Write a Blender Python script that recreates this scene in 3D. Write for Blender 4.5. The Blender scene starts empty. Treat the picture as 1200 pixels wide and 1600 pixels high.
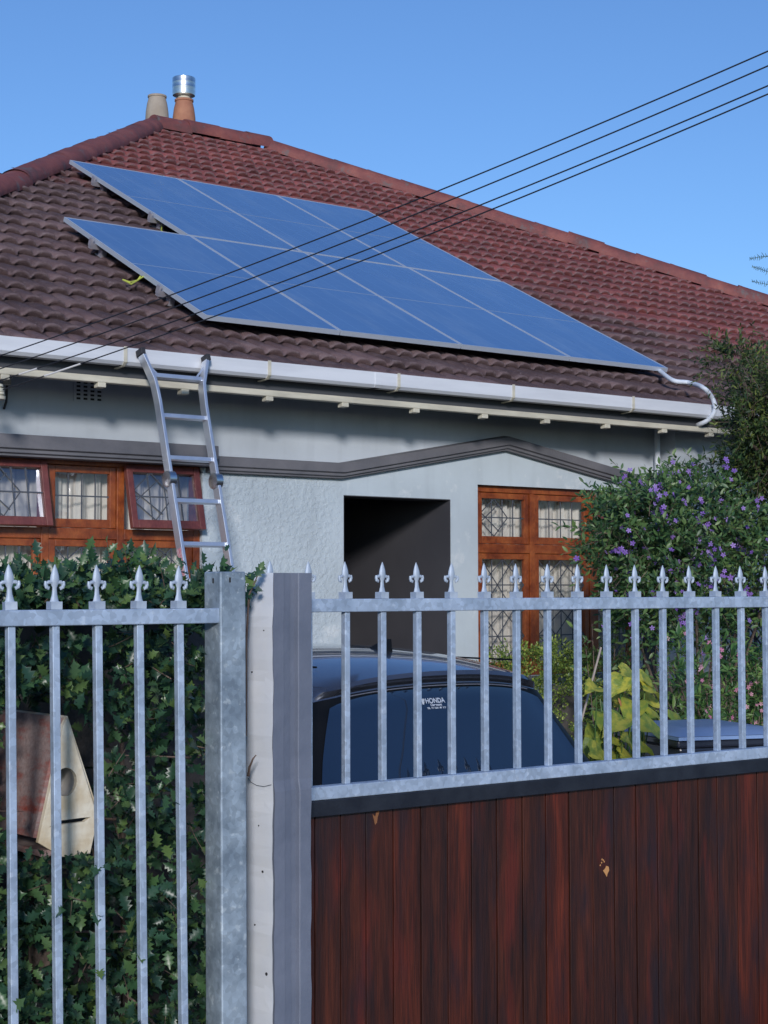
import bpy, math, random
import numpy as np
from mathutils import Vector, Matrix
from mathutils.geometry import tessellate_polygon
R = math.radians
random.seed(7); rng = np.random.default_rng(11)
S = bpy.context.scene
COL = S.collection

# ------------------------------------------------------------------ camera
F_PX = 2675.0; PITCH = R(2.68); YAW = R(38.06); ROLL = R(-0.14)
EYE = Vector((0, 0, 1.7))
_r = Vector((math.cos(YAW), -math.sin(YAW), 0))
_f = Vector((math.sin(YAW) * math.cos(PITCH), math.cos(YAW) * math.cos(PITCH), math.sin(PITCH)))
_u = _r.cross(_f)
R2 = math.cos(ROLL) * _r + math.sin(ROLL) * _u
U2 = -math.sin(ROLL) * _r + math.cos(ROLL) * _u
cd = bpy.data.cameras.new('camera'); cam = bpy.data.objects.new('camera', cd); COL.objects.link(cam)
cam.matrix_world = Matrix((( R2.x, U2.x, -_f.x, EYE.x), (R2.y, U2.y, -_f.y, EYE.y), (R2.z, U2.z, -_f.z, EYE.z), (0, 0, 0, 1)))
cd.sensor_fit = 'VERTICAL'; cd.sensor_height = 36; cd.lens = F_PX / 1600 * 36
cd.clip_start = 0.05; cd.clip_end = 2000
S.camera = cam
S.render.resolution_x = 768; S.render.resolution_y = 1024

# ------------------------------------------------------------------ sky, sun, exposure
SUN_EL = R(16.5); SUN_AZ = R(216)          # azimuth clockwise from +Y
wd = bpy.data.worlds.new('World'); S.world = wd; wd.use_nodes = True
nt = wd.node_tree; nt.nodes.clear()
sky = nt.nodes.new('ShaderNodeTexSky'); sky.sky_type = 'NISHITA'; sky.sun_disc = False
sky.sun_elevation = SUN_EL; sky.sun_rotation = SUN_AZ
sky.air_density = 1.0; sky.dust_density = 0.3; sky.ozone_density = 2.5; sky.altitude = 0
bg = nt.nodes.new('ShaderNodeBackground'); bg.inputs[1].default_value = 0.11
wo = nt.nodes.new('ShaderNodeOutputWorld')
tn = nt.nodes.new('ShaderNodeMix'); tn.data_type = 'RGBA'; tn.blend_type = 'MULTIPLY'; tn.inputs[0].default_value = 1.0; tn.inputs[7].default_value = (0.72, 0.96, 1.32, 1)
nt.links.new(sky.outputs[0], tn.inputs[6]); nt.links.new(tn.outputs[2], bg.inputs[0]); nt.links.new(bg.outputs[0], wo.inputs[0])
sl = bpy.data.lights.new('sun', 'SUN'); sl.energy = 2.55; sl.angle = R(7); sl.color = (1.0, 0.95, 0.92)
so = bpy.data.objects.new('sun', sl); COL.objects.link(so)
sd = Vector((math.sin(SUN_AZ) * math.cos(SUN_EL), math.cos(SUN_AZ) * math.cos(SUN_EL), math.sin(SUN_EL)))
so.rotation_euler = sd.to_track_quat('Z', 'Y').to_euler(); so.location = (0, -5, 12)
S.view_settings.view_transform = 'Standard'; S.view_settings.look = 'None'
S.view_settings.exposure = 0.0; S.view_settings.gamma = 1.0
S.view_settings.use_curve_mapping = False

# ------------------------------------------------------------------ measuring helpers: photo pixel -> world point on a real plane
def ray(x, y): return _f * F_PX + R2 * (x - 600) - U2 * (y - 800)
def onY(x, y, Y): d = ray(x, y); return EYE + d * (Y / d.y)
def onX(x, y, X): d = ray(x, y); return EYE + d * (X / d.x)
def onD(x, y, D): d = ray(x, y); return EYE + d * (D / F_PX)
def onP(x, y, p0, n): d = ray(x, y); return EYE + d * ((Vector(p0) - EYE).dot(n) / d.dot(n))
def PX(x, Y, y=900): return onY(x, y, Y).x
def PZ(x, y, Y): return onY(x, y, Y).z

# ------------------------------------------------------------------ materials
def mat(name, col, rough=0.6, metal=0.0, var=None, scale=5.0, detail=4.0, bump=0.0, bscale=60.0, spec=None, stretch=(1, 1, 1), coord='Object', thr=(0.35, 0.65), rvar=0.0, bdist=0.01):
    m = bpy.data.materials.new(name); m.use_nodes = True; t = m.node_tree; p = t.nodes['Principled BSDF']
    p.inputs['Base Color'].default_value = (*col, 1); p.inputs['Roughness'].default_value = rough; p.inputs['Metallic'].default_value = metal
    if spec is not None: p.inputs['Specular IOR Level'].default_value = spec
    m['tree'] = 1
    tc = t.nodes.new('ShaderNodeTexCoord'); mp = t.nodes.new('ShaderNodeMapping'); mp.inputs['Scale'].default_value = stretch
    t.links.new(tc.outputs[coord], mp.inputs[0])
    if var is not None:
        n = noise(t, mp.outputs[0], scale, detail); rp = ramp(t, n, [(thr[0], col), (thr[1], var)])
        t.links.new(rp.outputs[0], p.inputs['Base Color'])
        if rvar:
            mr = t.nodes.new('ShaderNodeMapRange'); mr.inputs[3].default_value = rough - rvar; mr.inputs[4].default_value = rough + rvar
            t.links.new(n, mr.inputs[0]); t.links.new(mr.outputs[0], p.inputs['Roughness'])
    if bump:
        n2 = noise(t, mp.outputs[0], bscale, 5); b = t.nodes.new('ShaderNodeBump'); b.inputs['Strength'].default_value = bump; b.inputs['Distance'].default_value = bdist
        t.links.new(n2, b.inputs['Height']); t.links.new(b.outputs[0], p.inputs['Normal'])
    return m
def noise(t, vec, scale, detail=4.0, rough=0.55, out=0):
    n = t.nodes.new('ShaderNodeTexNoise'); n.inputs['Scale'].default_value = scale; n.inputs['Detail'].default_value = detail; n.inputs['Roughness'].default_value = rough
    if vec is not None: t.links.new(vec, n.inputs['Vector'])
    return n.outputs[out]
def ramp(t, fac, stops):
    r = t.nodes.new('ShaderNodeValToRGB'); e = r.color_ramp.elements
    while len(e) < len(stops): e.new(0.5)
    for k, (pos, c) in enumerate(stops): e[k].position = pos; e[k].color = (*c, 1) if len(c) == 3 else c
    t.links.new(fac, r.inputs[0]); return r
def mix(t, fac, a, b, mode='MIX'):
    m = t.nodes.new('ShaderNodeMix'); m.data_type = 'RGBA'; m.blend_type = mode
    def s(i, v):
        if isinstance(v, (int, float)): m.inputs[i].default_value = v
        elif isinstance(v, tuple): m.inputs[i].default_value = (*v, 1)
        else: t.links.new(v, m.inputs[i])
    s(0, fac); s(6, a); s(7, b); return m.outputs[2]
def P(m): return m.node_tree.nodes['Principled BSDF']
def tcoord(t, what='Object', scale=(1, 1, 1)):
    tc = t.nodes.new('ShaderNodeTexCoord'); mp = t.nodes.new('ShaderNodeMapping'); mp.inputs['Scale'].default_value = scale
    t.links.new(tc.outputs[what], mp.inputs[0]); return mp.outputs[0]
def pos(t, scale=(1, 1, 1)):
    g = t.nodes.new('ShaderNodeNewGeometry'); mp = t.nodes.new('ShaderNodeMapping'); mp.inputs['Scale'].default_value = scale
    t.links.new(g.outputs['Position'], mp.inputs[0]); return mp.outputs[0]
def addbump(m, h, strength=0.5, dist=0.01):
    t = m.node_tree; b = t.nodes.new('ShaderNodeBump'); b.inputs['Strength'].default_value = strength; b.inputs['Distance'].default_value = dist
    t.links.new(h, b.inputs['Height']); t.links.new(b.outputs[0], P(m).inputs['Normal'])
def glass(name, tint=(0.9, 0.95, 1), ior=1.55, rough=0.02, dark=None):
    m = bpy.data.materials.new(name); m.use_nodes = True; t = m.node_tree; t.nodes.clear()
    o = t.nodes.new('ShaderNodeOutputMaterial'); mx = t.nodes.new('ShaderNodeMixShader'); fr = t.nodes.new('ShaderNodeFresnel'); fr.inputs[0].default_value = ior
    ge = t.nodes.new('ShaderNodeNewGeometry'); mr_ = t.nodes.new('ShaderNodeMapRange'); mr_.inputs[3].default_value = ior; mr_.inputs[4].default_value = 1.0 / ior
    t.links.new(ge.outputs['Backfacing'], mr_.inputs[0]); t.links.new(mr_.outputs[0], fr.inputs[0])
    g = t.nodes.new('ShaderNodeBsdfGlossy'); g.inputs['Roughness'].default_value = rough; g.inputs[0].default_value = (0.95, 0.97, 1, 1)
    if dark is None:
        a = t.nodes.new('ShaderNodeBsdfTransparent'); a.inputs[0].default_value = (*tint, 1)
    else:
        a = t.nodes.new('ShaderNodeBsdfDiffuse'); a.inputs[0].default_value = (*dark, 1)
    n = noise(t, pos(t), 2.2, 2); b = t.nodes.new('ShaderNodeBump'); b.inputs['Strength'].default_value = 0.05; b.inputs['Distance'].default_value = 0.05
    t.links.new(n, b.inputs['Height']); t.links.new(b.outputs[0], g.inputs['Normal'])
    t.links.new(fr.outputs[0], mx.inputs[0]); t.links.new(a.outputs[0], mx.inputs[1]); t.links.new(g.outputs[0], mx.inputs[2]); t.links.new(mx.outputs[0], o.inputs[0])
    return m

M = {}
# galvanised steel: bluish grey with spangle blotches and pale scuffs
def galv(name, c1, c2, c3, sc=9.0, rough=0.5, metal=0.35):
    m = bpy.data.materials.new(name); m.use_nodes = True; t = m.node_tree; p = P(m)
    v = pos(t); a = noise(t, v, sc, 5, 0.6); b = noise(t, v, sc * 4, 3)
    base = ramp(t, a, [(0.36, c1), (0.62, c2)]).outputs[0]
    fl = ramp(t, b, [(0.62, (0, 0, 0)), (0.68, (1, 1, 1))]).outputs[0]
    vo = t.nodes.new('ShaderNodeTexVoronoi'); vo.inputs['Scale'].default_value = 70; t.links.new(v, vo.inputs['Vector'])
    bw = ramp(t, vo.outputs['Color'], [(0.2, (0.86, 0.86, 0.86)), (0.8, (1.1, 1.1, 1.1))]).outputs[0]
    c = mix(t, mix(t, 0.5, (0, 0, 0), fl), base, c3); c = mix(t, 1.0, c, bw, 'MULTIPLY')
    t.links.new(c, p.inputs['Base Color'])
    p.inputs['Roughness'].default_value = rough; p.inputs['Metallic'].default_value = metal
    addbump(m, noise(t, v, 120, 3), 0.15, 0.002)
    return m
M['galv'] = galv('galvanised_bar', (0.38, 0.47, 0.59), (0.52, 0.62, 0.76), (0.66, 0.74, 0.84))
M['galv_post'] = galv('galvanised_post', (0.25, 0.31, 0.37), (0.43, 0.51, 0.58), (0.66, 0.72, 0.74), 11, 0.5, 0.4)
M['iron'] = mat('cast_finial', (0.38, 0.45, 0.55), 0.55, 0.2, (0.48, 0.55, 0.64), 40)
M['black'] = mat('black_steel', (0.012, 0.014, 0.022), 0.45, 0, (0.022, 0.026, 0.036), 12, bump=0.1)

# plaster walls: smooth and lumpy, pale grey blue with lighter scuffs
def plaster(name, col, lump, scuff=0.0, lx=None, lz_top=9.0):
    m = bpy.data.materials.new(name); m.use_nodes = True; t = m.node_tree; p = P(m)
    v = pos(t); a = noise(t, v, 1.3, 5, 0.6)
    c = ramp(t, a, [(0.3, tuple(x * 0.88 for x in col)), (0.7, tuple(min(1, x * 1.07) for x in col))]).outputs[0]
    st = noise(t, pos(t, (5, 5, 0.5)), 1.6, 5)
    c = mix(t, ramp(t, st, [(0.54, (0, 0, 0)), (0.78, (0.22, 0.22, 0.22))]).outputs[0], c, tuple(x * 0.62 for x in col))
    if scuff:
        w = noise(t, v, 3.0, 8, 0.7)
        c = mix(t, ramp(t, w, [(0.58, (0, 0, 0)), (0.66, (scuff,) * 3)]).outputs[0], c, (0.74, 0.77, 0.78))
    t.links.new(c, p.inputs['Base Color']); p.inputs['Roughness'].default_value = 0.85; p.inputs['Specular IOR Level'].default_value = 0.25
    h = noise(t, v, 26 if lump else 90, 4, 0.6)
    hh = ramp(t, h, [(0.45, (0, 0, 0)), (0.62, (1, 1, 1))]).outputs[0] if lump else h
    if lx is not None:
        sx = t.nodes.new('ShaderNodeSeparateXYZ'); t.links.new(v, sx.inputs[0])
        mr = t.nodes.new('ShaderNodeMapRange'); mr.inputs[1].default_value = lx - 0.25; mr.inputs[2].default_value = lx; mr.inputs[3].default_value = 1; mr.inputs[4].default_value = 0.06
        t.links.new(sx.outputs[0], mr.inputs[0])
        mu = t.nodes.new('ShaderNodeMath'); mu.operation = 'MULTIPLY'; t.links.new(hh, mu.inputs[0]); t.links.new(mr.outputs[0], mu.inputs[1])
        lz = t.nodes.new('ShaderNodeMath'); lz.operation = 'LESS_THAN'; lz.inputs[1].default_value = lz_top; t.links.new(sx.outputs[2], lz.inputs[0])
        mv = t.nodes.new('ShaderNodeMath'); mv.operation = 'MULTIPLY'; t.links.new(mu.outputs[0], mv.inputs[0]); t.links.new(lz.outputs[0], mv.inputs[1]); hh = mv.outputs[0]
    addbump(m, hh, 0.45 if lump else 0.3, 0.008 if lump else 0.003)
    return m
WALLC = (0.53, 0.60, 0.645)
M['moulding'] = mat('moulding_paint', (0.125, 0.125, 0.14), 0.7, 0, (0.17, 0.165, 0.18), 4, bump=0.2)
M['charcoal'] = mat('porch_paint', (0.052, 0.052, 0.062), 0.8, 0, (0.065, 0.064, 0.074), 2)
M['white_paint'] = mat('white_paint', (0.72, 0.74, 0.78), 0.45, 0, (0.62, 0.64, 0.68), 3, stretch=(0.5, 4, 4), bump=0.05)
M['cream_paint'] = mat('cream_paint', (0.66, 0.62, 0.50), 0.6, 0, (0.50, 0.47, 0.38), 6, stretch=(0.6, 3, 3))
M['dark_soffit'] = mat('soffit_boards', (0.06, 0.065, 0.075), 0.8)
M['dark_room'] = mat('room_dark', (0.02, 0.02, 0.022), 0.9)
def wood(name, c1, c2, c3, rough=0.35, sc=1.0, stretch=(14, 14, 1.3), rand=False):
    m = bpy.data.materials.new(name); m.use_nodes = True; t = m.node_tree; p = P(m)
    v = pos(t, stretch)
    a = noise(t, v, 2.2 * sc, 8, 0.65); g = noise(t, pos(t, (stretch[0] * 6, stretch[1] * 6, stretch[2] * 2)), 4 * sc, 4)
    c = ramp(t, a, [(0.30, c1), (0.50, c2), (0.74, c3)]).outputs[0]
    c = mix(t, 0.6 if rand else 0.35, c, ramp(t, g, [(0.3, (0.40, 0.40, 0.40)), (0.7, (1.45, 1.4, 1.35))]).outputs[0], 'MULTIPLY')
    if rand:
        oi = t.nodes.new('ShaderNodeObjectInfo')
        c = mix(t, 0.75, c, ramp(t, oi.outputs['Random'], [(0.0, (0.55, 0.66, 0.85)), (0.45, (0.80, 0.82, 0.85)), (0.80, (1.05, 0.85, 0.80)), (1.0, (1.55, 1.0, 0.85))]).outputs[0], 'MULTIPLY')
        st = noise(t, pos(t, (9, 9, 1.6)), 1.3, 4)
        c = mix(t, ramp(t, st, [(0.56, (0, 0, 0)), (0.70, (0.75, 0.75, 0.75))]).outputs[0], c, (0.125, 0.021, 0.013))
        ln_ = noise(t, pos(t, (160, 160, 2.5)), 2.0, 3)
        c = mix(t, ramp(t, ln_, [(0.35, (0.55, 0.55, 0.55)), (0.5, (0, 0, 0))]).outputs[0], c, (0.012, 0.008, 0.009))
        c = mix(t, ramp(t, noise(t, pos(t, (4, 4, 1.0)), 2.3, 5), [(0.5, (0, 0, 0)), (0.7, (0.75, 0.75, 0.75))]).outputs[0], c, (0.018, 0.014, 0.020))
    t.links.new(c, p.inputs['Base Color']); p.inputs['Roughness'].default_value = rough
    addbump(m, g, 0.5 if rand else 0.25, 0.003)
    return m
M['frame_wood'] = wood('window_wood', (0.13, 0.026, 0.010), (0.27, 0.064, 0.018), (0.42, 0.125, 0.034), 0.35, 1.0, (4, 4, 4))
M['sash_wood'] = wood('sash_wood', (0.11, 0.030, 0.028), (0.165, 0.045, 0.040), (0.21, 0.068, 0.055), 0.4, 1.0, (4, 4, 4))
M['gate_wood'] = wood('gate_board_wood', (0.024, 0.012, 0.011), (0.062, 0.019, 0.012), (0.125, 0.032, 0.016), 0.36, 1.0, (12, 12, 1.0), True)
M['lead'] = mat('lead_came', (0.10, 0.11, 0.13), 0.5, 0.3)
M['pane'] = glass('window_pane', (0.90, 0.91, 0.92), 1.7, 0.015)
M['open_pane'] = glass('open_sash_pane', (0.84, 0.86, 0.88), 2.7, 0.02)
M['curtain'] = mat('curtain_cloth', (0.80, 0.76, 0.68), 0.9, 0, (0.62, 0.58, 0.52), 3, stretch=(14, 1, 0.6), thr=(0.3, 0.75))
M['alu'] = mat('aluminium', (0.62, 0.66, 0.74), 0.34, 0.75, (0.74, 0.77, 0.82), 8, rvar=0.08)
M['alu_side'] = mat('aluminium_profile', (0.46, 0.45, 0.52), 0.42, 0.6, (0.58, 0.56, 0.6), 10)
M['rubber'] = mat('rubber', (0.03, 0.03, 0.035), 0.7)
M['red_label'] = mat('faded_red_label', (0.55, 0.16, 0.20), 0.6, 0, (0.62, 0.45, 0.45), 60)
M['panel_frame'] = mat('panel_frame', (0.52, 0.58, 0.67), 0.4, 0.3)
M['cable'] = mat('cable_black', (0.014, 0.016, 0.024), 0.55)
M['cable_light'] = mat('cable_splice', (0.75, 0.73, 0.72), 0.5)
M['earth'] = mat('earth_cable', (0.55, 0.60, 0.10), 0.5)
M['conduit'] = mat('white_conduit', (0.70, 0.75, 0.82), 0.4, bump=0.3, bscale=80)
M['trunk'] = mat('bark', (0.09, 0.065, 0.05), 0.85, 0, (0.16, 0.12, 0.10), 20, bump=0.5, bscale=60)
M['twig'] = mat('twig_bark', (0.12, 0.08, 0.065), 0.8, 0, (0.20, 0.14, 0.11), 20)
def leafmat(name, cols, rough=0.4, trans=0.25, spec=0.5):
    m = bpy.data.materials.new(name); m.use_nodes = True; t = m.node_tree; p = P(m)
    g = t.nodes.new('ShaderNodeNewGeometry')
    n = len(cols); c = ramp(t, g.outputs['Random Per Island'], [(k / (n - 1), cc) for k, cc in enumerate(cols)]).outputs[0]
    c = mix(t, 0.5, c, ramp(t, noise(t, pos(t), 3.0, 3), [(0.3, (0.55, 0.6, 0.6)), (0.7, (1.35, 1.3, 1.1))]).outputs[0], 'MULTIPLY')
    t.links.new(c, p.inputs['Base Color']); p.inputs['Roughness'].default_value = rough; p.inputs['Specular IOR Level'].default_value = spec
    if trans:
        o = t.nodes['Material Output']; tr = t.nodes.new('ShaderNodeBsdfTranslucent'); t.links.new(c, tr.inputs[0])
        mx = t.nodes.new('ShaderNodeMixShader'); mx.inputs[0].default_value = trans
        t.links.new(p.outputs[0], mx.inputs[1]); t.links.new(tr.outputs[0], mx.inputs[2]); t.links.new(mx.outputs[0], o.inputs[0])
    return m
M['holly'] = leafmat('holly_leaf', [(0.014, 0.042, 0.030), (0.028, 0.078, 0.040), (0.024, 0.062, 0.042), (0.048, 0.118, 0.048), (0.11, 0.18, 0.055), (0.036, 0.095, 0.055)], 0.35, 0.12, 0.45)
M['purple_leaf'] = leafmat('shrub_leaf', [(0.030, 0.080, 0.036), (0.060, 0.135, 0.052), (0.105, 0.195, 0.068), (0.16, 0.25, 0.08)], 0.42)
M['tree_leaf'] = leafmat('tree_leaf', [(0.020, 0.044, 0.020), (0.045, 0.085, 0.030), (0.085, 0.135, 0.038), (0.20, 0.24, 0.05)], 0.5)
M['box_leaf'] = leafmat('box_leaf', [(0.04, 0.09, 0.025), (0.13, 0.21, 0.045), (0.24, 0.33, 0.06), (0.42, 0.48, 0.11)], 0.4)
M['pink_leaf'] = leafmat('flower_bush_leaf', [(0.03, 0.085, 0.03), (0.065, 0.16, 0.05), (0.12, 0.24, 0.065), (0.19, 0.28, 0.08)], 0.42)
M['yellow_leaf'] = leafmat('yellowing_leaf', [(0.22, 0.30, 0.04), (0.48, 0.46, 0.06), (0.66, 0.60, 0.09), (0.34, 0.38, 0.06), (0.72, 0.62, 0.12)], 0.45, 0.3)
ym = M['yellow_leaf']; yt_ = ym.node_tree; yn = noise(yt_, pos(yt_), 22, 3)
yl = P(ym).inputs['Base Color'].links[0].from_socket; yc = mix(yt_, ramp(yt_, yn, [(0.42, (0, 0, 0)), (0.58, (0.9, 0.9, 0.9))]).outputs[0], yl, (0.17, 0.27, 0.05)); yt_.links.new(yc, P(ym).inputs['Base Color'])
addbump(ym, noise(yt_, pos(yt_), 60, 3), 0.5, 0.01)
M['brown_leaf'] = leafmat('withered_leaf', [(0.40, 0.16, 0.06), (0.48, 0.26, 0.12)], 0.6, 0.2)
M['purple_flower'] = leafmat('purple_petal', [(0.24, 0.11, 0.56), (0.34, 0.18, 0.68), (0.44, 0.29, 0.76)], 0.6, 0.3)
M['pink_flower'] = leafmat('pink_petal', [(0.60, 0.16, 0.36), (0.72, 0.32, 0.48), (0.75, 0.45, 0.50)], 0.6, 0.3)
M['soil'] = mat('soil', (0.07, 0.05, 0.035), 0.95, 0, (0.11, 0.085, 0.06), 3, bump=0.6, bscale=20)
M['paving'] = mat('driveway_concrete', (0.15, 0.15, 0.15), 0.85, 0, (0.20, 0.195, 0.19), 2, bump=0.3)
M['asphalt'] = mat('asphalt', (0.045, 0.045, 0.048), 0.9, 0, (0.06, 0.06, 0.062), 30, bump=0.4, bscale=200)
M['kerb'] = mat('kerb_concrete', (0.34, 0.33, 0.31), 0.85, 0, (0.42, 0.41, 0.38), 4)
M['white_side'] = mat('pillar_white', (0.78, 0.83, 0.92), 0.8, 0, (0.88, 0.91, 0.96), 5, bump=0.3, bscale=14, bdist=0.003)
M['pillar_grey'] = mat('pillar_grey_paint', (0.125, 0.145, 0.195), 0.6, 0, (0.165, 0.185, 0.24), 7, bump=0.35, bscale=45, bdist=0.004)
M['old_wall'] = mat('old_concrete', (0.075, 0.070, 0.068), 0.9, 0, (0.13, 0.118, 0.11), 5, bump=0.6, bscale=30)
M['wall_white_top'] = mat('wall_cap_white', (0.62, 0.65, 0.68), 0.8, 0, (0.5, 0.52, 0.55), 6)

# ------------------------------------------------------------------ mesh builder
class MB:
    def __init__(s): s.v = []; s.f = []; s.m = []
    def add(s, vs, fs, mi=0):
        o = len(s.v); s.v += [tuple(v) for v in vs]; s.f += [tuple(i + o for i in f) for f in fs]; s.m += [mi] * len(fs); return s
    def box(s, x0, x1, y0, y1, z0, z1, mi=0):
        vs = [(x0, y0, z0), (x1, y0, z0), (x1, y1, z0), (x0, y1, z0), (x0, y0, z1), (x1, y0, z1), (x1, y1, z1), (x0, y1, z1)]
        return s.add(vs, [(0, 3, 2, 1), (4, 5, 6, 7), (0, 1, 5, 4), (1, 2, 6, 5), (2, 3, 7, 6), (3, 0, 4, 7)], mi)
    def bar(s, p, q, w, h, up=(0, 0, 1), mi=0):
        p = Vector(p); q = Vector(q); d = (q - p).normalized(); up = Vector(up); a = d.cross(up)
        if a.length < 1e-4: a = d.cross(Vector((0, 1, 0)))
        a.normalize(); b = a.cross(d).normalized(); a = a * w / 2; b = b * h / 2
        vs = [p - a - b, p + a - b, p + a + b, p - a + b, q - a - b, q + a - b, q + a + b, q - a + b]
        return s.add(vs, [(0, 1, 2, 3), (7, 6, 5, 4), (0, 4, 5, 1), (1, 5, 6, 2), (2, 6, 7, 3), (3, 7, 4, 0)], mi)
    def tube(s, pts, r, n=8, mi=0):
        pts = [Vector(p) for p in pts]; rs = r if isinstance(r, (list, tuple)) else [r] * len(pts)
        rings = []; ref = Vector((0.13, 0.31, 0.94))
        for i, p in enumerate(pts):
            d = (pts[min(i + 1, len(pts) - 1)] - pts[max(i - 1, 0)])
            if d.length < 1e-9: d = Vector((0, 0, 1))
            d.normalize(); a = d.cross(ref)
            if a.length < 0.05: a = d.cross(Vector((1, 0, 0)))
            a.normalize(); b = d.cross(a).normalized(); ref = b.cross(d) if False else ref
            rings.append([p + (a * math.cos(t) + b * math.sin(t)) * rs[i] for t in [2 * math.pi * k / n for k in range(n)]])
        vs = [v for rg in rings for v in rg]; fs = []
        for i in range(len(pts) - 1):
            for k in range(n): fs.append((i * n + k, i * n + (k + 1) % n, (i + 1) * n + (k + 1) % n, (i + 1) * n + k))
        fs.append(tuple(range(n))[::-1]); fs.append(tuple((len(pts) - 1) * n + k for k in range(n)))
        return s.add(vs, fs, mi)
    def lathe(s, prof, c=(0, 0, 0), n=24, mi=0, sx=1.0, sy=1.0, cap=True, rot=0):
        vs = []; fs = []
        for (r, z) in prof:
            for k in range(n): t = 2 * math.pi * k / n + rot; vs.append((c[0] + r * math.cos(t) * sx, c[1] + r * math.sin(t) * sy, c[2] + z))
        for i in range(len(prof) - 1):
            for k in range(n): fs.append((i * n + k, i * n + (k + 1) % n, (i + 1) * n + (k + 1) % n, (i + 1) * n + k))
        if cap: fs.append(tuple(range(n))[::-1]); fs.append(tuple((len(prof) - 1) * n + k for k in range(n)))
        return s.add(vs, fs, mi)
    def plate(s, outer, holes, y0, y1, mi=0):
        """polygon (x,z) with holes, extruded from y0 (front) to y1"""
        loops = [outer] + list(holes); tri = tessellate_polygon([[Vector((a, b, 0)) for a, b in l] for l in loops])
        flat = [p for l in loops for p in l]; n = len(flat)
        vs = [(a, y0, b) for a, b in flat] + [(a, y1, b) for a, b in flat]
        fs = [tuple(t) for t in tri] + [tuple(i + n for i in t[::-1]) for t in tri]; o = 0
        for l in loops:
            k = len(l)
            for i in range(k): j = (i + 1) % k; fs.append((o + i, o + j, o + j + n, o + i + n))
            o += k
        return s.add(vs, fs, mi)
    def sweep(s, path, prof, mi=0):
        """path (x,z) in a Y-plane; prof list of (y,dz); side caps"""
        n = len(prof); vs = []; fs = []
        for (x, z) in path:
            for (y, dz) in prof: vs.append((x, y, z + dz))
        for i in range(len(path) - 1):
            for k in range(n): fs.append((i * n + k, i * n + (k + 1) % n, (i + 1) * n + (k + 1) % n, (i + 1) * n + k))
        fs.append(tuple(range(n))); fs.append(tuple((len(path) - 1) * n + k for k in range(n))[::-1])
        return s.add(vs, fs, mi)
    def build(s, name, mats, parent=None, origin=None, local=False, smooth=False, bevel=0.0, fixn=True):
        me = bpy.data.meshes.new(name)
        base = wloc(parent) if (parent is not None and not local) else Vector((0, 0, 0))
        o0 = Vector(origin) if origin is not None else base
        me.from_pydata([tuple(Vector(v) - (Vector((0, 0, 0)) if local else o0)) for v in s.v], [], s.f)
        for m in (mats if isinstance(mats, (list, tuple)) else [mats]): me.materials.append(m)
        if any(s.m): me.polygons.foreach_set('material_index', s.m)
        if fixn:
            import bmesh; bm = bmesh.new(); bm.from_mesh(me); bmesh.ops.recalc_face_normals(bm, faces=bm.faces); bm.to_mesh(me); bm.free()
        if smooth:
            me.polygons.foreach_set('use_smooth', [True] * len(me.polygons))
        o = bpy.data.objects.new(name, me); COL.objects.link(o)
        if parent is not None: o.parent = parent
        if not local: o.location = o0 - base; o['w'] = list(o0)
        if bevel:
            b = o.modifiers.new('b', 'BEVEL'); b.width = bevel; b.segments = 2; b.limit_method = 'ANGLE'
        if smooth:
            try: me.set_sharp_from_angle(angle=R(38))
            except Exception: pass
        return o
def wloc(o):
    if o is None: return Vector((0, 0, 0))
    return Vector(o['w']) if 'w' in o else Vector(o.location)
def thing(name, label, cat, loc=(0, 0, 0), group=None):
    o = bpy.data.objects.new(name, None); COL.objects.link(o); o.location = loc; o['w'] = list(loc); o.empty_display_size = 0.1
    return tag(o, label, cat, group)
def tag(o, label=None, cat=None, group=None, kind=None):
    if label: o['label'] = label
    if cat: o['category'] = cat
    if group: o['group'] = group
    if kind: o['kind'] = kind
    return o
def copy_tree(o, parent=None):
    c = o.copy(); COL.objects.link(c)
    if parent is not None: c.parent = parent
    for ch in list(o.children): copy_tree(ch, c)
    return c
def arr_obj(name, V, Fc, m, parent, flat=True):
    me = bpy.data.meshes.new(name); b = wloc(parent)
    V = V - np.array(b)
    me.vertices.add(len(V)); me.vertices.foreach_set('co', V.astype(np.float32).ravel())
    k = Fc.shape[1]; me.loops.add(Fc.size); me.loops.foreach_set('vertex_index', Fc.astype(np.int32).ravel())
    me.polygons.add(len(Fc)); me.polygons.foreach_set('loop_start', np.arange(0, Fc.size, k, dtype=np.int32))
    me.update(); me.validate(); me.materials.append(m)
    if not flat: me.polygons.foreach_set('use_smooth', [True] * len(me.polygons))
    o = bpy.data.objects.new(name, me); COL.objects.link(o); o.parent = parent; o['w'] = list(b)
    return o

# ------------------------------------------------------------------ the setting
g = MB().add([(-400, -400, 0), (400, -400, 0), (400, 400, 0), (-400, 400, 0)], [(0, 1, 2, 3)]).build('ground', M['soil']); tag(g, kind='structure')
g = MB().box(-60, 60, 1.6, 3.68, 0.004, 0.13).build('pavement', M['paving']); tag(g, kind='structure')
g = MB().box(-60, 60, 1.42, 1.598, 0.004, 0.14).build('kerb', M['kerb'], bevel=0.015); tag(g, kind='structure')
g = MB().add([(-60, -7, 0.006), (60, -7, 0.006), (60, 1.418, 0.006), (-60, 1.418, 0.006)], [(0, 1, 2, 3)]).build('road', M['asphalt']); tag(g, kind='structure')
g = MB().box(2.7, 5.9, 4.12, 9.6, 0.004, 0.03).build('driveway', M['paving']); tag(g, kind='structure')

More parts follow.
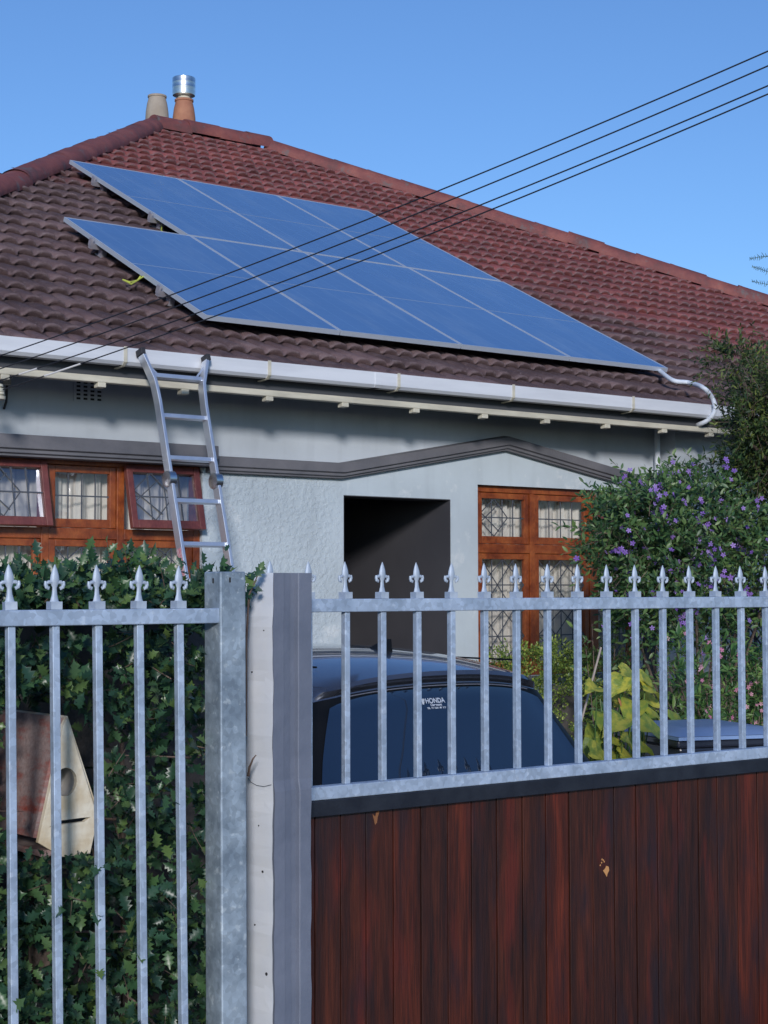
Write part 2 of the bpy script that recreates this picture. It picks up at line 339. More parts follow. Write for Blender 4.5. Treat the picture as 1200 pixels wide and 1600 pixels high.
# ------------------------------------------------------------------ house numbers
YW = 9.80                                   # front wall plane
YE = 9.26; ZE = EYE.z + 0.1615 * YE         # eaves edge of the roof
RP = 26.66; TP = math.tan(R(RP)); CP = math.cos(R(RP)); SP = math.sin(R(RP))
RN = Vector((0, -SP, CP)); RO = Vector((0, YE, ZE))
def roofpt(x, y, off=0.0): return onP(x, y, RO + RN * off, RN)
apex = roofpt(238, 197); rend = roofpt(412, 229); rend.z = apex.z; rend.y = apex.y
lq = roofpt(0, 291); rq = roofpt(1200, 476)
def extend(a, b):                            # carry the hip from a through b down to the eaves
    t = (ZE - a.z) / (b.z - a.z); return a + (b - a) * t
EL = extend(apex, lq); ER = extend(rend, rq)
ridgeY = apex.y; ridgeZ = apex.z
X_L = PX(-230, YW); X_R = min(ER.x - 0.4, PX(1420, YW)) 
XSTEP = PX(1057, YW - 0.18)
house = thing('house', 'single storey pale blue-grey plastered house under a brown and red tiled hip roof', 'house', (6.0, YW, 0))

# openings, measured on the wall plane
dx0, dx1 = PX(537, YW), PX(704.5, YW); dz1 = PZ(537, 773.5, YW); dz0 = 0.35
wl0 = PX(-175, YW); wl1 = PX(316, YW); wlt = PZ(160, 716, YW); wlb = 0.95
wr0 = PX(747, YW); wr1 = PX(1003, YW); wrt = PZ(747, 757, YW); wrb = 1.05
M['wall'] = plaster('house_plaster', WALLC, True, 0.55, PX(548, YW), PZ(440, 728, YW))
M['wall_up'] = plaster('house_plaster_upper', (0.51, 0.555, 0.60), False, 0.0)
wz_top = ZE + 0.02
pm0 = onY(342, 697, YW - 0.17); pa = onY(345, 714, YW - 0.085); pb = onY(540, 724, YW - 0.085); pcx = onY(797, 682, YW - 0.085); pdx = onY(1005, 744, YW - 0.085); zz = (pa.z + pb.z) / 2
seam = [(X_L, pm0.z - 0.06), (pm0.x - 0.002, pm0.z - 0.06), (pm0.x - 0.002, zz - 0.05), (pb.x, zz - 0.05), (pcx.x, pcx.z - 0.05), (pdx.x, pdx.z - 0.05), (XSTEP, pdx.z - 0.05)]
wall = MB().plate([(X_L, 0), (XSTEP, 0)] + seam[::-1],
                  [[(dx0, dz0), (dx0, dz1), (dx1, dz1), (dx1, dz0)], [(wl0, wlb), (wl0, wlt), (wl1, wlt), (wl1, wlb)], [(wr0, wrb), (wr0, wrt), (wr1, wrt), (wr1, wrb)]], YW, YW + 0.24)
wo_ = wall.build('wall', M['wall'], house)
up = MB(); up.plate([(a_, b_ + 0.001) for a_, b_ in seam] + [(XSTEP, wz_top + 0.1), (X_L, wz_top + 0.1)], [], YW + 0.004, YW + 0.238)
up.box(XSTEP, X_R, YW - 0.18, YW + 0.24, 0, wz_top + 0.06); up.build('upper_wall', M['wall_up'], house)
# side and back walls
sb = MB(); yb = 2 * ridgeY - YE - 0.5
sb.box(X_L, X_L + 0.24, YW + 0.241, yb, 0, wz_top); sb.box(X_R - 0.24, X_R, YW + 0.241, yb, 0, wz_top); sb.box(X_L + 0.24, X_R - 0.24, yb - 0.24, yb, 0, wz_top)
sb.build('side_wall', M['wall_up'], house)
# plinth, dark paint, to the right of the window
MB().box(PX(1003, YW), XSTEP - 0.002, YW - 0.03, YW - 0.001, 0, PZ(1020, 975, YW)).build('plinth', M['charcoal'], house)

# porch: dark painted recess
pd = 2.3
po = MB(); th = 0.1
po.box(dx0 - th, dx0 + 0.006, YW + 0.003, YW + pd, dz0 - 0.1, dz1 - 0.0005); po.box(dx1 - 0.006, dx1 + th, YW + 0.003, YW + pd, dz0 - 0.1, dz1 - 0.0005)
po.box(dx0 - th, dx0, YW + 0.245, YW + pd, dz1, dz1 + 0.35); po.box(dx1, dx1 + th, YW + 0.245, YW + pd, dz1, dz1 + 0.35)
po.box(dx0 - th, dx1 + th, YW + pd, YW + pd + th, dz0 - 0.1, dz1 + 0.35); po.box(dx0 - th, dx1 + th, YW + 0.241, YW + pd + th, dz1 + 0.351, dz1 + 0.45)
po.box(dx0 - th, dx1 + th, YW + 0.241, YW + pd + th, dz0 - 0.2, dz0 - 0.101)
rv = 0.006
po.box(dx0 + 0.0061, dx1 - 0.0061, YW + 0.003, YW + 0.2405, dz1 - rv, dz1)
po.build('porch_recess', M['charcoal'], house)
fd = MB().box(dx0 + 0.2, dx0 + 1.0, YW + pd - 0.04, YW + pd - 0.002, dz0, dz0 + 2.03).build('front_door', M['sash_wood'], house)
MB().tube([(dx0 + 0.9, YW + pd - 0.09, dz0 + 1.0), (dx0 + 0.9, YW + pd - 0.045, dz0 + 1.0)], 0.03, 12).build('handle', M['alu'], fd)
MB().box(dx0 - 0.2, dx1 + 0.2, YW - 0.6, YW - 0.002, 0.03, 0.18).box(dx0 - 0.05, dx1 + 0.05, YW - 0.3, YW - 0.002, 0.18, 0.34).build('doorstep', M['kerb'], house)

# string course (raised moulding): deep over the left window, a shallow gable over door and right window
def zP(x, y, Y=None): p = onY(x, y, Y or YW); return (p.x, p.z)
deep = [(YW - 0.001, 0.012), (YW - 0.17, 0), (YW - 0.17, -0.085), (YW - 0.15, -0.092), (YW - 0.15, -0.112), (YW - 0.13, -0.118), (YW - 0.13, -0.132), (YW - 0.001, -0.132)]
p0 = onY(342, 697, YW - 0.17)
MB().sweep([(X_L, p0.z), (p0.x, p0.z)], deep).build('string_course', M['moulding'], house, bevel=0.004)
shal = [(YW - 0.001, 0.012), (YW - 0.085, 0), (YW - 0.085, -0.062), (YW - 0.065, -0.068), (YW - 0.065, -0.088), (YW - 0.045, -0.092), (YW - 0.045, -0.105), (YW - 0.001, -0.105)]
a = zP(345, 714, YW - 0.085); b = zP(540, 724, YW - 0.085); c = zP(797, 682, YW - 0.085); d = zP(1005, 744, YW - 0.085)
zz = (a[1] + b[1]) / 2
MB().sweep([(p0.x + 0.001, zz), (b[0], zz), c, d], shal).build('string_course', M['moulding'], house, bevel=0.004)

# air brick
ab = MB(); q = onY(139, 611, YW)
holes = []
for i in range(4):
    for j in range(5):
        cx = q.x - 0.075 + i * 0.05; cz = q.z + 0.052 - j * 0.026; holes.append([(cx - 0.015, cz - 0.007), (cx - 0.015, cz + 0.007), (cx + 0.015, cz + 0.007), (cx + 0.015, cz - 0.007)])
ab.plate([(q.x - 0.11, q.z - 0.07), (q.x + 0.11, q.z - 0.07), (q.x + 0.11, q.z + 0.07), (q.x - 0.11, q.z + 0.07)], holes, YW - 0.002, YW + 0.002)
abo = ab.build('air_brick', M['wall_up'], house)
MB().box(q.x - 0.1, q.x + 0.1, YW + 0.0022, YW + 0.0035, q.z - 0.06, q.z + 0.06).build('vent_backing', M['dark_room'], abo)

# ------------------------------------------------------------------ roof tiles
def tile_material():
    m = bpy.data.materials.new('concrete_roof_tile'); m.use_nodes = True; t = m.node_tree; p = P(m)
    v = pos(t)
    brown = ramp(t, noise(t, v, 2.3, 6, 0.65), [(0.3, (0.074, 0.047, 0.050)), (0.52, (0.122, 0.079, 0.082)), (0.75, (0.19, 0.132, 0.132))]).outputs[0]
    red = ramp(t, noise(t, v, 4.0, 6, 0.7), [(0.3, (0.14, 0.048, 0.050)), (0.55, (0.25, 0.075, 0.072)), (0.75, (0.34, 0.115, 0.10))]).outputs[0]
    sx = t.nodes.new('ShaderNodeSeparateXYZ'); t.links.new(v, sx.inputs[0])
    # faded red coat survives towards the ridge and the right hip
    def mth(op, a, b):
        n = t.nodes.new('ShaderNodeMath'); n.operation = op
        for i, q_ in enumerate((a, b)):
            if isinstance(q_, (int, float)): n.inputs[i].default_value = q_
            else: t.links.new(q_, n.inputs[i])
        return n.outputs[0]
    k = mth('ADD', mth('MULTIPLY', sx.outputs[0], 0.10), mth('MULTIPLY', sx.outputs[2], 0.35))
    k = mth('ADD', k, mth('MULTIPLY', noise(t, v, 1.6, 6, 0.7), 1.0))
    mr = t.nodes.new('ShaderNodeMapRange'); mr.inputs[1].default_value = 3.02; mr.inputs[2].default_value = 3.35; t.links.new(k, mr.inputs[0])
    c = mix(t, mr.outputs[0], brown, red)
    at = t.nodes.new('ShaderNodeAttribute'); at.attribute_name = 'tilernd'
    c = mix(t, 0.8, c, ramp(t, at.outputs['Fac'], [(0, (0.70, 0.70, 0.72)), (0.5, (1, 1, 1)), (1, (1.32, 1.28, 1.26))]).outputs[0], 'MULTIPLY')
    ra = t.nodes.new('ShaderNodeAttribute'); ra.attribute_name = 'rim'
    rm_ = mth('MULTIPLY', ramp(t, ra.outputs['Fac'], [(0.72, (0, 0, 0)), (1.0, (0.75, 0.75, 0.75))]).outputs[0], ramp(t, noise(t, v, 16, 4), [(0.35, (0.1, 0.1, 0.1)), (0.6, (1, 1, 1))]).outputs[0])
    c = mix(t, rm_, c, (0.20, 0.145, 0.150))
    fk = noise(t, v, 38, 4, 0.8)
    c = mix(t, ramp(t, fk, [(0.60, (0, 0, 0)), (0.70, (0.55, 0.55, 0.55))]).outputs[0], c, (0.34, 0.28, 0.28))
    gr = noise(t, pos(t, (3, 1.2, 1.2)), 9, 6, 0.75)
    c = mix(t, ramp(t, gr, [(0.58, (0, 0, 0)), (0.74, (0.5, 0.5, 0.5))]).outputs[0], c, (0.30, 0.25, 0.25))
    dk = noise(t, v, 13, 5, 0.7)
    c = mix(t, ramp(t, dk, [(0.55, (0, 0, 0)), (0.75, (0.6, 0.6, 0.6))]).outputs[0], c, (0.040, 0.028, 0.030))
    t.links.new(c, p.inputs['Base Color']); p.inputs['Roughness'].default_value = 0.85; p.inputs['Specular IOR Level'].default_value = 0.3
    addbump(m, noise(t, v, 45, 6, 0.75), 0.8, 0.012)
    return m
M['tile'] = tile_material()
def edge_x(side, s):                        # X of the left/right roof border at slope distance s
    Stot = (ridgeY - YE) / CP; k = s / Stot
    return (EL.x + (apex.x - EL.x) * k) if side < 0 else (ER.x + (rend.x - ER.x) * k)
Stot = (ridgeY - YE) / CP
EXP = 0.30; PER = 0.150; NS = 12
x0r = math.floor(EL.x / 0.3) * 0.3; x1r = min(ER.x, PX(1330, YE) + 9)
XR_LIM = min(ER.x, 26.0)
nx = int((XR_LIM - x0r) / (PER / NS)) + 1
xs = x0r + np.arange(nx) * (PER / NS)
ph = (xs / PER) % 1.0
roll = np.where(ph < 0.80, np.sin(ph / 0.80 * np.pi) ** 0.5 * 0.026, -0.008)
tid = np.floor(xs / 0.30).astype(int) - math.floor(x0r / 0.3) 
ntile = tid.max() + 2
V = []; Fq = []; T = []; RM = []
nr = int(math.ceil(Stot / EXP))
base = 0
for r_ in range(nr):
    s0 = -0.04 + r_ * EXP; s1 = min(s0 + EXP + 0.03, Stot)
    if s0 >= Stot: break
    jl = rng.normal(0, 0.0035, ntile + 2); js = rng.normal(0, 0.009, ntile + 2); jr = rng.random(ntile + 2)
    lobes = rng.normal(0, 0.006, nx // NS + 3)[(np.arange(nx) // NS)]
    xl, xr = edge_x(-1, max(0, s0)), edge_x(1, max(0, s0))
    sel = (xs >= xl - 0.02) & (xs <= xr + 0.02); X = xs[sel]; n = len(X)
    if n < 2: continue
    tl = jl[tid[sel]]; ts = js[tid[sel]] + lobes[sel]; rl = roll[sel]
    # rows: hidden lip bottom, front edge bottom, front edge top (slightly rounded), body, back under next course
    rows = [(s0 + ts + 0.050, -0.010 + rl * 0.3), (s0 + ts + 0.004, 0.034 + rl * 0.95 + tl), (s0 + ts + 0.007, 0.047 + rl + tl), (s0 + EXP * 0.5, 0.028 + rl + tl * 0.5), (np.full(n, s1), 0.000 + rl)]
    for (s_, h_) in rows:
        s_ = np.broadcast_to(s_, (n,)).astype(float)
        h_ = h_ - 0.045
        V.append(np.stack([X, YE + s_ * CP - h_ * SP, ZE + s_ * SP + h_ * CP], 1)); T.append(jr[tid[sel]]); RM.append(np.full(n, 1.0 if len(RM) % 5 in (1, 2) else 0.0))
    for k in range(4):
        a0 = base + k * n + np.arange(n - 1)
        Fq.append(np.stack([a0, a0 + 1, a0 + 1 + n, a0 + n], 1))
    base += 5 * n
V = np.concatenate(V); Fq = np.concatenate(Fq); T = np.concatenate(T)
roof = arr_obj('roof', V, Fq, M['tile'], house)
at = roof.data.attributes.new('tilernd', 'FLOAT', 'POINT'); at.data.foreach_set('value', T.astype(np.float32))
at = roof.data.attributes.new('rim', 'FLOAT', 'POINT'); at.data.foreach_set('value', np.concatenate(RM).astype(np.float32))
# closing slopes behind
bs = MB(); BL = Vector((EL.x, 2 * ridgeY - YE, ZE)); BR = Vector((ER.x, 2 * ridgeY - YE, ZE)); lo = Vector((0, 0, -0.03))
bs.add([EL + lo, apex + lo, BL + lo], [(0, 1, 2)]); bs.add([ER + lo, rend + lo, BR + lo], [(0, 1, 2)]); bs.add([BL + lo, apex + lo, rend + lo, BR + lo], [(0, 1, 2, 3)])
bs.add([EL + lo, apex + lo, rend + lo, ER + lo], [(0, 1, 2, 3)])
bs.build('rear_roof', M['tile'], house, fixn=False)
# ridge and hip capping: overlapping half-round tiles bedded in mortar
def caps(pa, pb, w, h, L=0.42, jit=0.008):
    pa = Vector(pa); pb = Vector(pb); d = (pb - pa); n = int(d.length / L); d.normalize()
    a = d.cross(Vector((0, 0, 1))).normalized(); b = a.cross(d).normalized(); mb = MB()
    for i in range(n + 1):
        p = pa + d * (i * L); q_ = p + d * min(L + 0.03, (pb - p).length + 0.02)
        if (pb - p).length < 0.02: break
        j = random.gauss(0, jit); vs = []; fs = []; m_ = 13
        for (pt, r0) in ((p, 1.02), (p + d * 0.04, 1.018), (p + d * 0.06, 1.0), (q_, 0.99)):
            for k in range(m_):
                t = math.pi * (k / (m_ - 1)) * 1.16 - 0.08 * math.pi
                vs.append(pt + a * math.cos(t) * w * r0 + b * (math.sin(t) * h * r0 + j))
        for s_ in range(3):
            for k in range(m_ - 1): fs.append((s_ * m_ + k, s_ * m_ + k + 1, (s_ + 1) * m_ + k + 1, (s_ + 1) * m_ + k))
        fs.append(tuple(range(m_))); mb.add(vs, fs)
    return mb
def capmat():
    m = bpy.data.materials.new('ridge_tile_red'); m.use_nodes = True; t = m.node_tree; p = P(m); v = pos(t)
    c = ramp(t, noise(t, v, 3.2, 7, 0.7), [(0.28, (0.10, 0.052, 0.052)), (0.48, (0.20, 0.060, 0.056)), (0.7, (0.30, 0.10, 0.08))]).outputs[0]
    c = mix(t, ramp(t, noise(t, v, 7, 6, 0.7), [(0.56, (0, 0, 0)), (0.66, (0.8, 0.8, 0.8))]).outputs[0], c, (0.13, 0.12, 0.12))
    c = mix(t, ramp(t, noise(t, v, 2.1, 6, 0.7), [(0.62, (0, 0, 0)), (0.72, (0.8, 0.8, 0.8))]).outputs[0], c, (0.060, 0.045, 0.048))
    t.links.new(c, p.inputs['Base Color']); p.inputs['Roughness'].default_value = 0.7; addbump(m, noise(t, v, 40, 6, 0.7), 0.7, 0.01); return m
M['cap'] = capmat()
capo = Vector((0, 0, -0.012))
caps(apex + capo, EL + capo, 0.145, 0.105, 0.45).build('hip_capping', M['cap'], house, smooth=True, fixn=False)
caps(apex + capo * 0.5, rend + capo * 0.5, 0.15, 0.14).build('ridge_capping', M['cap'], house, smooth=True, fixn=False)
caps(rend + capo, ER + capo, 0.145, 0.125).build('hip_capping', M['cap'], house, smooth=True, fixn=False)

# ------------------------------------------------------------------ gutter, fascia, brackets, rafter ends
gx0, gx1 = EL.x - 0.02, ER.x
GY = YE - 0.065
gp = [(GY, 0.006), (GY - 0.006, 0.006), (GY - 0.006, -0.080), (GY + 0.012, -0.100), (GY + 0.085, -0.100), (GY + 0.10, -0.085), (GY + 0.10, -0.012), (GY + 0.095, -0.012), (GY + 0.095, -0.082), (GY + 0.082, -0.094), (GY + 0.014, -0.094), (GY, -0.078)]
gut = MB().sweep([(gx0, ZE), (gx1, ZE)], gp).build('gutter', M['white_paint'], house)
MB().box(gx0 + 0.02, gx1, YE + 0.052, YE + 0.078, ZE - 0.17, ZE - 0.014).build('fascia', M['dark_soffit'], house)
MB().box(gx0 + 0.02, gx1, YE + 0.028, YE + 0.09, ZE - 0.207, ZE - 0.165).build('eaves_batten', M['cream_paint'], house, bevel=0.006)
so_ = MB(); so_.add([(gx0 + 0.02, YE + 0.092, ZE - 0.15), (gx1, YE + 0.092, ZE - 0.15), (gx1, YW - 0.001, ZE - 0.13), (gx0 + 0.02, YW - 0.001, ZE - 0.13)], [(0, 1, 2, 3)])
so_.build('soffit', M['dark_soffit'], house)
brk = None
for px in (-60, 139 * 0 + 195, 420, 622, 801, 988, 1150):
    mb = MB(); x = PX(px, GY, 570)
    mb.bar((x, GY - 0.010, ZE + 0.012), (x, GY - 0.010, ZE - 0.083), 0.022, 0.006, (0, 1, 0)); mb.bar((x, GY - 0.010, ZE - 0.083), (x, GY + 0.02, ZE - 0.106), 0.022, 0.006); mb.bar((x, GY + 0.02, ZE - 0.106), (x, YE + 0.05, ZE - 0.112), 0.022, 0.006)
    mb.build('gutter_bracket', M['cream_paint'], house)
for px in (591,):
    x = PX(px, GY, 570); MB().sweep([(x - 0.03, ZE + 0.002), (x + 0.03, ZE + 0.002)], [(a_ - (0.005 if i < 6 else -0.0), b_ - 0.002) for i, (a_, b_) in enumerate(gp[:6])] + [(GY + 0.09, -0.02)]).build('gutter_joint', M['white_paint'], house)
for px, py in ((5, 574), (156, 585), (286, 596), (418, 606), (536, 618), (647, 627), (754, 636), (851, 646), (945, 655), (1034, 661), (1107, 668), (-160, 560)):
    x = PX(px, YE + 0.06, 600); mb = MB(); zt_ = ZE - 0.206
    mb.add([(x - 0.028, YE + 0.030, zt_), (x + 0.028, YE + 0.030, zt_), (x + 0.028, YE + 0.030, zt_ - 0.030), (x - 0.028, YE + 0.030, zt_ - 0.030), (x - 0.028, YE + 0.085, zt_), (x + 0.028, YE + 0.085, zt_), (x + 0.028, YE + 0.085, zt_ - 0.034), (x - 0.028, YE + 0.085, zt_ - 0.034)], [(0, 1, 2, 3), (7, 6, 5, 4), (0, 4, 5, 1), (1, 5, 6, 2), (2, 6, 7, 3), (3, 7, 4, 0)])
    mb.build('rafter_end', M['cream_paint'], house, bevel=0.004)
# downpipe by the wall step
xd = PX(1029, YW - 0.06); MB().tube([(xd, YW - 0.06, ZE - 0.16), (xd, YW - 0.06, 0.05)], 0.024, 10).build('downpipe', M['conduit'], house)

# ------------------------------------------------------------------ windows
def cames(mb, x0, x1, z0, z1, y, kind, nv=4, nh=2):
    w = 0.009
    for i in range(1, nv): x = x0 + (x1 - x0) * i / nv; mb.box(x - w / 2, x + w / 2, y - 0.004, y, z0, z1)
    for j in range(1, nh): z = z0 + (z1 - z0) * j / nh; mb.box(x0, x1, y - 0.005, y + 0.001, z - w / 2, z + w / 2)
    if kind:
        W = x1 - x0; H = z1 - z0
        def L(a, b, c, d_): mb.bar((x0 + W * a, y - 0.0045, z0 + H * b), (x0 + W * c, y - 0.0045, z0 + H * d_), 0.007, 0.005, (0, 1, 0))
        if kind == 1:
            L(0, .38, .30, 0); L(0, .62, .30, 1); L(.30, 0, .62, .5); L(.30, 1, .62, .5); L(0.0, .62, .42, .13); L(0, .38, .42, .87); L(.12, .25, .50, .70) if False else None
        if kind == 2:
            n_ = max(1, int(round(H / 0.36)))
            for k in range(n_):
                b0 = k / n_; b1 = (k + 1) / n_; bm_ = (b0 + b1) / 2
                L(0, bm_, .5, b1); L(.5, b1, 1, bm_); L(0, bm_, .5, b0); L(.5, b0, 1, bm_); L(.0, b0, .75, b1) ; L(.75, b0, .0, b1)
def window_unit(name, x0, x1, zt, zb, ztr, cols, openc, sashc, patt, lowp, ysh=0.05):
    """cols: list of mullion centre x; openc: columns with an upper sash hung open; sashc: closed sash"""
    w = thing.__globals__['bpy'].data.objects.new(name, None); COL.objects.link(w); w.parent = house
    o0 = Vector(((x0 + x1) / 2, YW, zb)); w.location = o0 - wloc(house); w['w'] = list(o0)
    yf = YW + ysh; fd_ = 0.07; fr = MB(); ft = 0.05; mt = 0.055
    fr.box(x0, x0 + ft, yf, yf + fd_, zb, zt); fr.box(x1 - ft, x1, yf, yf + fd_, zb, zt)
    fr.box(x0 + ft, x1 - ft, yf + 0.001, yf + fd_, zt - ft, zt); fr.box(x0 + ft, x1 - ft, yf + 0.001, yf + fd_, zb, zb + ft)
    edges = [x0 + ft] + [v for c_ in cols for v in (c_ - mt / 2, c_ + mt / 2)] + [x1 - ft]
    for c_ in cols: fr.box(c_ - mt / 2, c_ + mt / 2, yf + 0.002, yf + fd_, zb + ft, zt - ft)
    spans = [(edges[i], edges[i + 1]) for i in range(0, len(edges), 2)]
    for (a_, b_) in spans: fr.box(a_, b_, yf + 0.003, yf + fd_, ztr - 0.035, ztr + 0.035)
    fr.build('frame', M['frame_wood'], w, bevel=0.004)
    MB().box(x0 - 0.04, x1 + 0.04, YW - 0.05, yf, zb - 0.05, zb - 0.002).build('sill', M['moulding'], w)
    for k, (a_, b_) in enumerate(spans):
        for row in (0, 1):
            z0, z1 = (ztr + 0.035, zt - ft) if row == 0 else (zb + ft, ztr - 0.035)
            st = 0.045; isopen = row == 0 and k in openc
            sm = M['sash_wood'] if isopen else M['frame_wood']
            g_ = 0.003; off = 0.0
            hx = Vector((0, 0, 0))
            A, B, C_, D = a_ + g_, b_ - g_, z0 + g_, z1 - g_
            if isopen: A -= 0.018; B += 0.018; C_ -= 0.012; D += 0.012
            y0_ = yf + 0.012 if not isopen else yf - 0.045
            mb = MB(); mb.box(A, A + st, y0_, y0_ + 0.04, C_, D); mb.box(B - st, B, y0_, y0_ + 0.04, C_, D); mb.box(A + st, B - st, y0_ + 0.001, y0_ + 0.04, D - st, D); mb.box(A + st, B - st, y0_ + 0.001, y0_ + 0.04, C_, C_ + st * 1.25)
            org = Vector(((A + B) / 2, y0_ + 0.02, D))
            s_ = mb.build('sash', sm, w, origin=org, bevel=0.004)
            gl = MB().add([(A + st, y0_ + 0.020, C_ + st * 1.25), (B - st, y0_ + 0.020, C_ + st * 1.25), (B - st, y0_ + 0.020, D - st), (A + st, y0_ + 0.020, D - st)], [(0, 1, 2, 3)])
            kd = patt[k] if row == 0 else lowp[k]
            nh = 2 if row == 0 else max(2, int(round((D - C_) / 0.25)))
            cm = MB(); cames(cm, A + st, B - st, C_ + st * 1.25, D - st, y0_ + 0.019, kd, 4, nh)
            ang = R(13) if isopen else 0
            go = gl.build('pane', M['open_pane'] if isopen else M['pane'], s_, origin=org, fixn=False)
            co = cm.build('lead_bars', M['lead'], s_, origin=org)
            if isopen:
                s_.rotation_euler = (-ang, 0, 0)
                
    # curtain and dark room behind
    cu = MB(); n = int((x1 - x0) / 0.012); zt2 = zt - 0.05
    vs = []; fs = []
    for i in range(n + 1):
        x = x0 + (x1 - x0) * i / n; y = yf + 0.17 + 0.022 * math.sin(x * 52 + 1.5 * math.sin(x * 9)) + 0.008 * math.sin(x * 131)
        vs += [(x, y, zb), (x, y - 0.006 * math.sin(x * 30), zt2)]
    for i in range(n): fs.append((2 * i, 2 * i + 2, 2 * i + 3, 2 * i + 1))
    cu.add(vs, fs).build('curtain', M['curtain'], w, smooth=True)
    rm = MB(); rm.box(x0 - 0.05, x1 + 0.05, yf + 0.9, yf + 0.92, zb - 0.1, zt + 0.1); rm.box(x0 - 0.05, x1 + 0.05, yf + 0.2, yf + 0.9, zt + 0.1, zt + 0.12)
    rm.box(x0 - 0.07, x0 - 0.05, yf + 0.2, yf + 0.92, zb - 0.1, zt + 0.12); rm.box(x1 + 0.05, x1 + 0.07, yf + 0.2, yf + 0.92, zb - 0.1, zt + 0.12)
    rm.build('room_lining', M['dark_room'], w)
    return w
yg = YW + 0.05
c1 = PX(-52, yg); c2 = PX(68, yg); c3 = PX(186, yg); z_tr = PZ(130, 834, yg)
window_unit('window', wl0, wl1, wlt, wlb, z_tr, [c1, c2, c3], (1, 3), (), {0: 0, 1: 1, 2: 0, 3: 1}, {0: 0, 1: 0, 2: 2, 3: 2}, 0.03)
c1 = PX(833, yg); c2 = PX(926, yg); z_tr = PZ(833, 858, yg)
window_unit('window', wr0, wr1, wrt, wrb, z_tr, [c1, c2], (2,), (), {0: 1, 1: 0, 2: 0}, {0: 2, 1: 2, 2: 2}, 0.05)

# ------------------------------------------------------------------ chimney with two pots
pc = onY(268, 196, ridgeY + 0.45)
ch = MB().box(pc.x - 0.42, pc.x + 0.42, ridgeY + 0.2, ridgeY + 0.75, ridgeZ - 0.9, ridgeZ - 0.06).build('chimney', M['wall_up'], house, bevel=0.01)
def pot(px, ytop, ybot, wpx, m):
    p = onY(px, ybot, ridgeY + 0.45); dpt = (p - EYE).dot(_f); k = dpt / F_PX; H = (ybot - ytop) * k + 0.08; r_ = wpx * k / 2
    prof = [(r_ * 0.98, 0), (r_ * 1.0, H * 0.25), (r_ * 0.96, H * 0.5), (r_ * 0.86, H * 0.74), (r_ * 0.74, H * 0.9), (r_ * 0.74, H * 0.93), (r_ * 0.80, H * 0.94), (r_ * 0.80, H * 0.99), (r_ * 0.74, H), (r_ * 0.6, H), (r_ * 0.6, H * 0.85)]
    return MB().lathe(prof, (p.x, p.y, p.z - 0.08), 28).build('chimney_pot', m, ch, smooth=True, origin=(p.x, p.y, p.z - 0.08)), p, r_, H
M['pot_buff'] = mat('buff_clay', (0.34, 0.28, 0.22), 0.8, 0, (0.42, 0.36, 0.29), 6, bump=0.3)
M['pot_red'] = mat('terracotta', (0.36, 0.15, 0.09), 0.8, 0, (0.46, 0.22, 0.13), 7, bump=0.4)
pot(245.5, 149, 192, 37, M['pot_buff'])
o_, p_, r_, H_ = pot(287.5, 155, 202, 37, M['pot_red'])
zt_ = p_.z - 0.08 + H_; k = (p_ - EYE).dot(_f) / F_PX
MB().lathe([(10 * k, 0), (10 * k, 6 * k)], (p_.x, p_.y, zt_), 20).build('cowl_collar', M['cream_paint'], o_, smooth=True)
M['cowl'] = mat('bright_steel', (0.75, 0.76, 0.78), 0.30, 1.0, (0.6, 0.61, 0.63), 30, stretch=(1, 1, 4))
cw = MB(); rc = 18.0 * k; z1 = zt_ + 5 * k
cw.lathe([(rc * 0.55, 0), (rc * 0.97, 1.0 * k), (rc, 5 * k), (rc, 12 * k), (rc * 1.006, 12.4 * k), (rc * 1.006, 13 * k), (rc, 13.4 * k), (rc, 20 * k), (rc * 1.006, 20.4 * k), (rc * 1.006, 21 * k), (rc, 21.4 * k), (rc, 28 * k), (rc * 0.97, 28.6 * k), (rc * 0.2, 29 * k)], (p_.x - 0.003, p_.y, z1), 40)
cw.build('cowl', M['cowl'], o_, smooth=True)
# insulator bracket under the eaves on the left
ib = MB(); b0 = onY(2, 612, YW - 0.10)
ins = MB(); ib.bar((b0.x - 0.08, YW - 0.002, b0.z), (b0.x - 0.08, YW - 0.002, b0.z + 0.001), 0.01, 0.01)
for k_, (px, py) in enumerate(((-4, 606), (-2, 618), (-30, 575), (-26, 592))):
    q_ = onY(px, py, GY - 0.05); ins.lathe([(0.012, -0.03), (0.038, -0.022), (0.040, -0.004), (0.02, 0.0), (0.034, 0.008), (0.032, 0.02), (0.012, 0.026)], q_, 16); ib.tube([q_, (q_.x, YW, q_.z - 0.10)], 0.008, 8)
q_ = onY(11, 597, YW - 0.06); ins.lathe([(0.01, -0.02), (0.025, -0.015), (0.025, 0.015), (0.01, 0.02)], q_, 14); ib.tube([q_, q_ + Vector((0.01, 0.03, -0.12)), (q_.x + 0.01, YW, q_.z - 0.16)], 0.008, 8)
ibo = ib.build('insulator_bracket', M['rubber'], house); ins.build('insulator', M['cream_paint'], ibo, smooth=True)

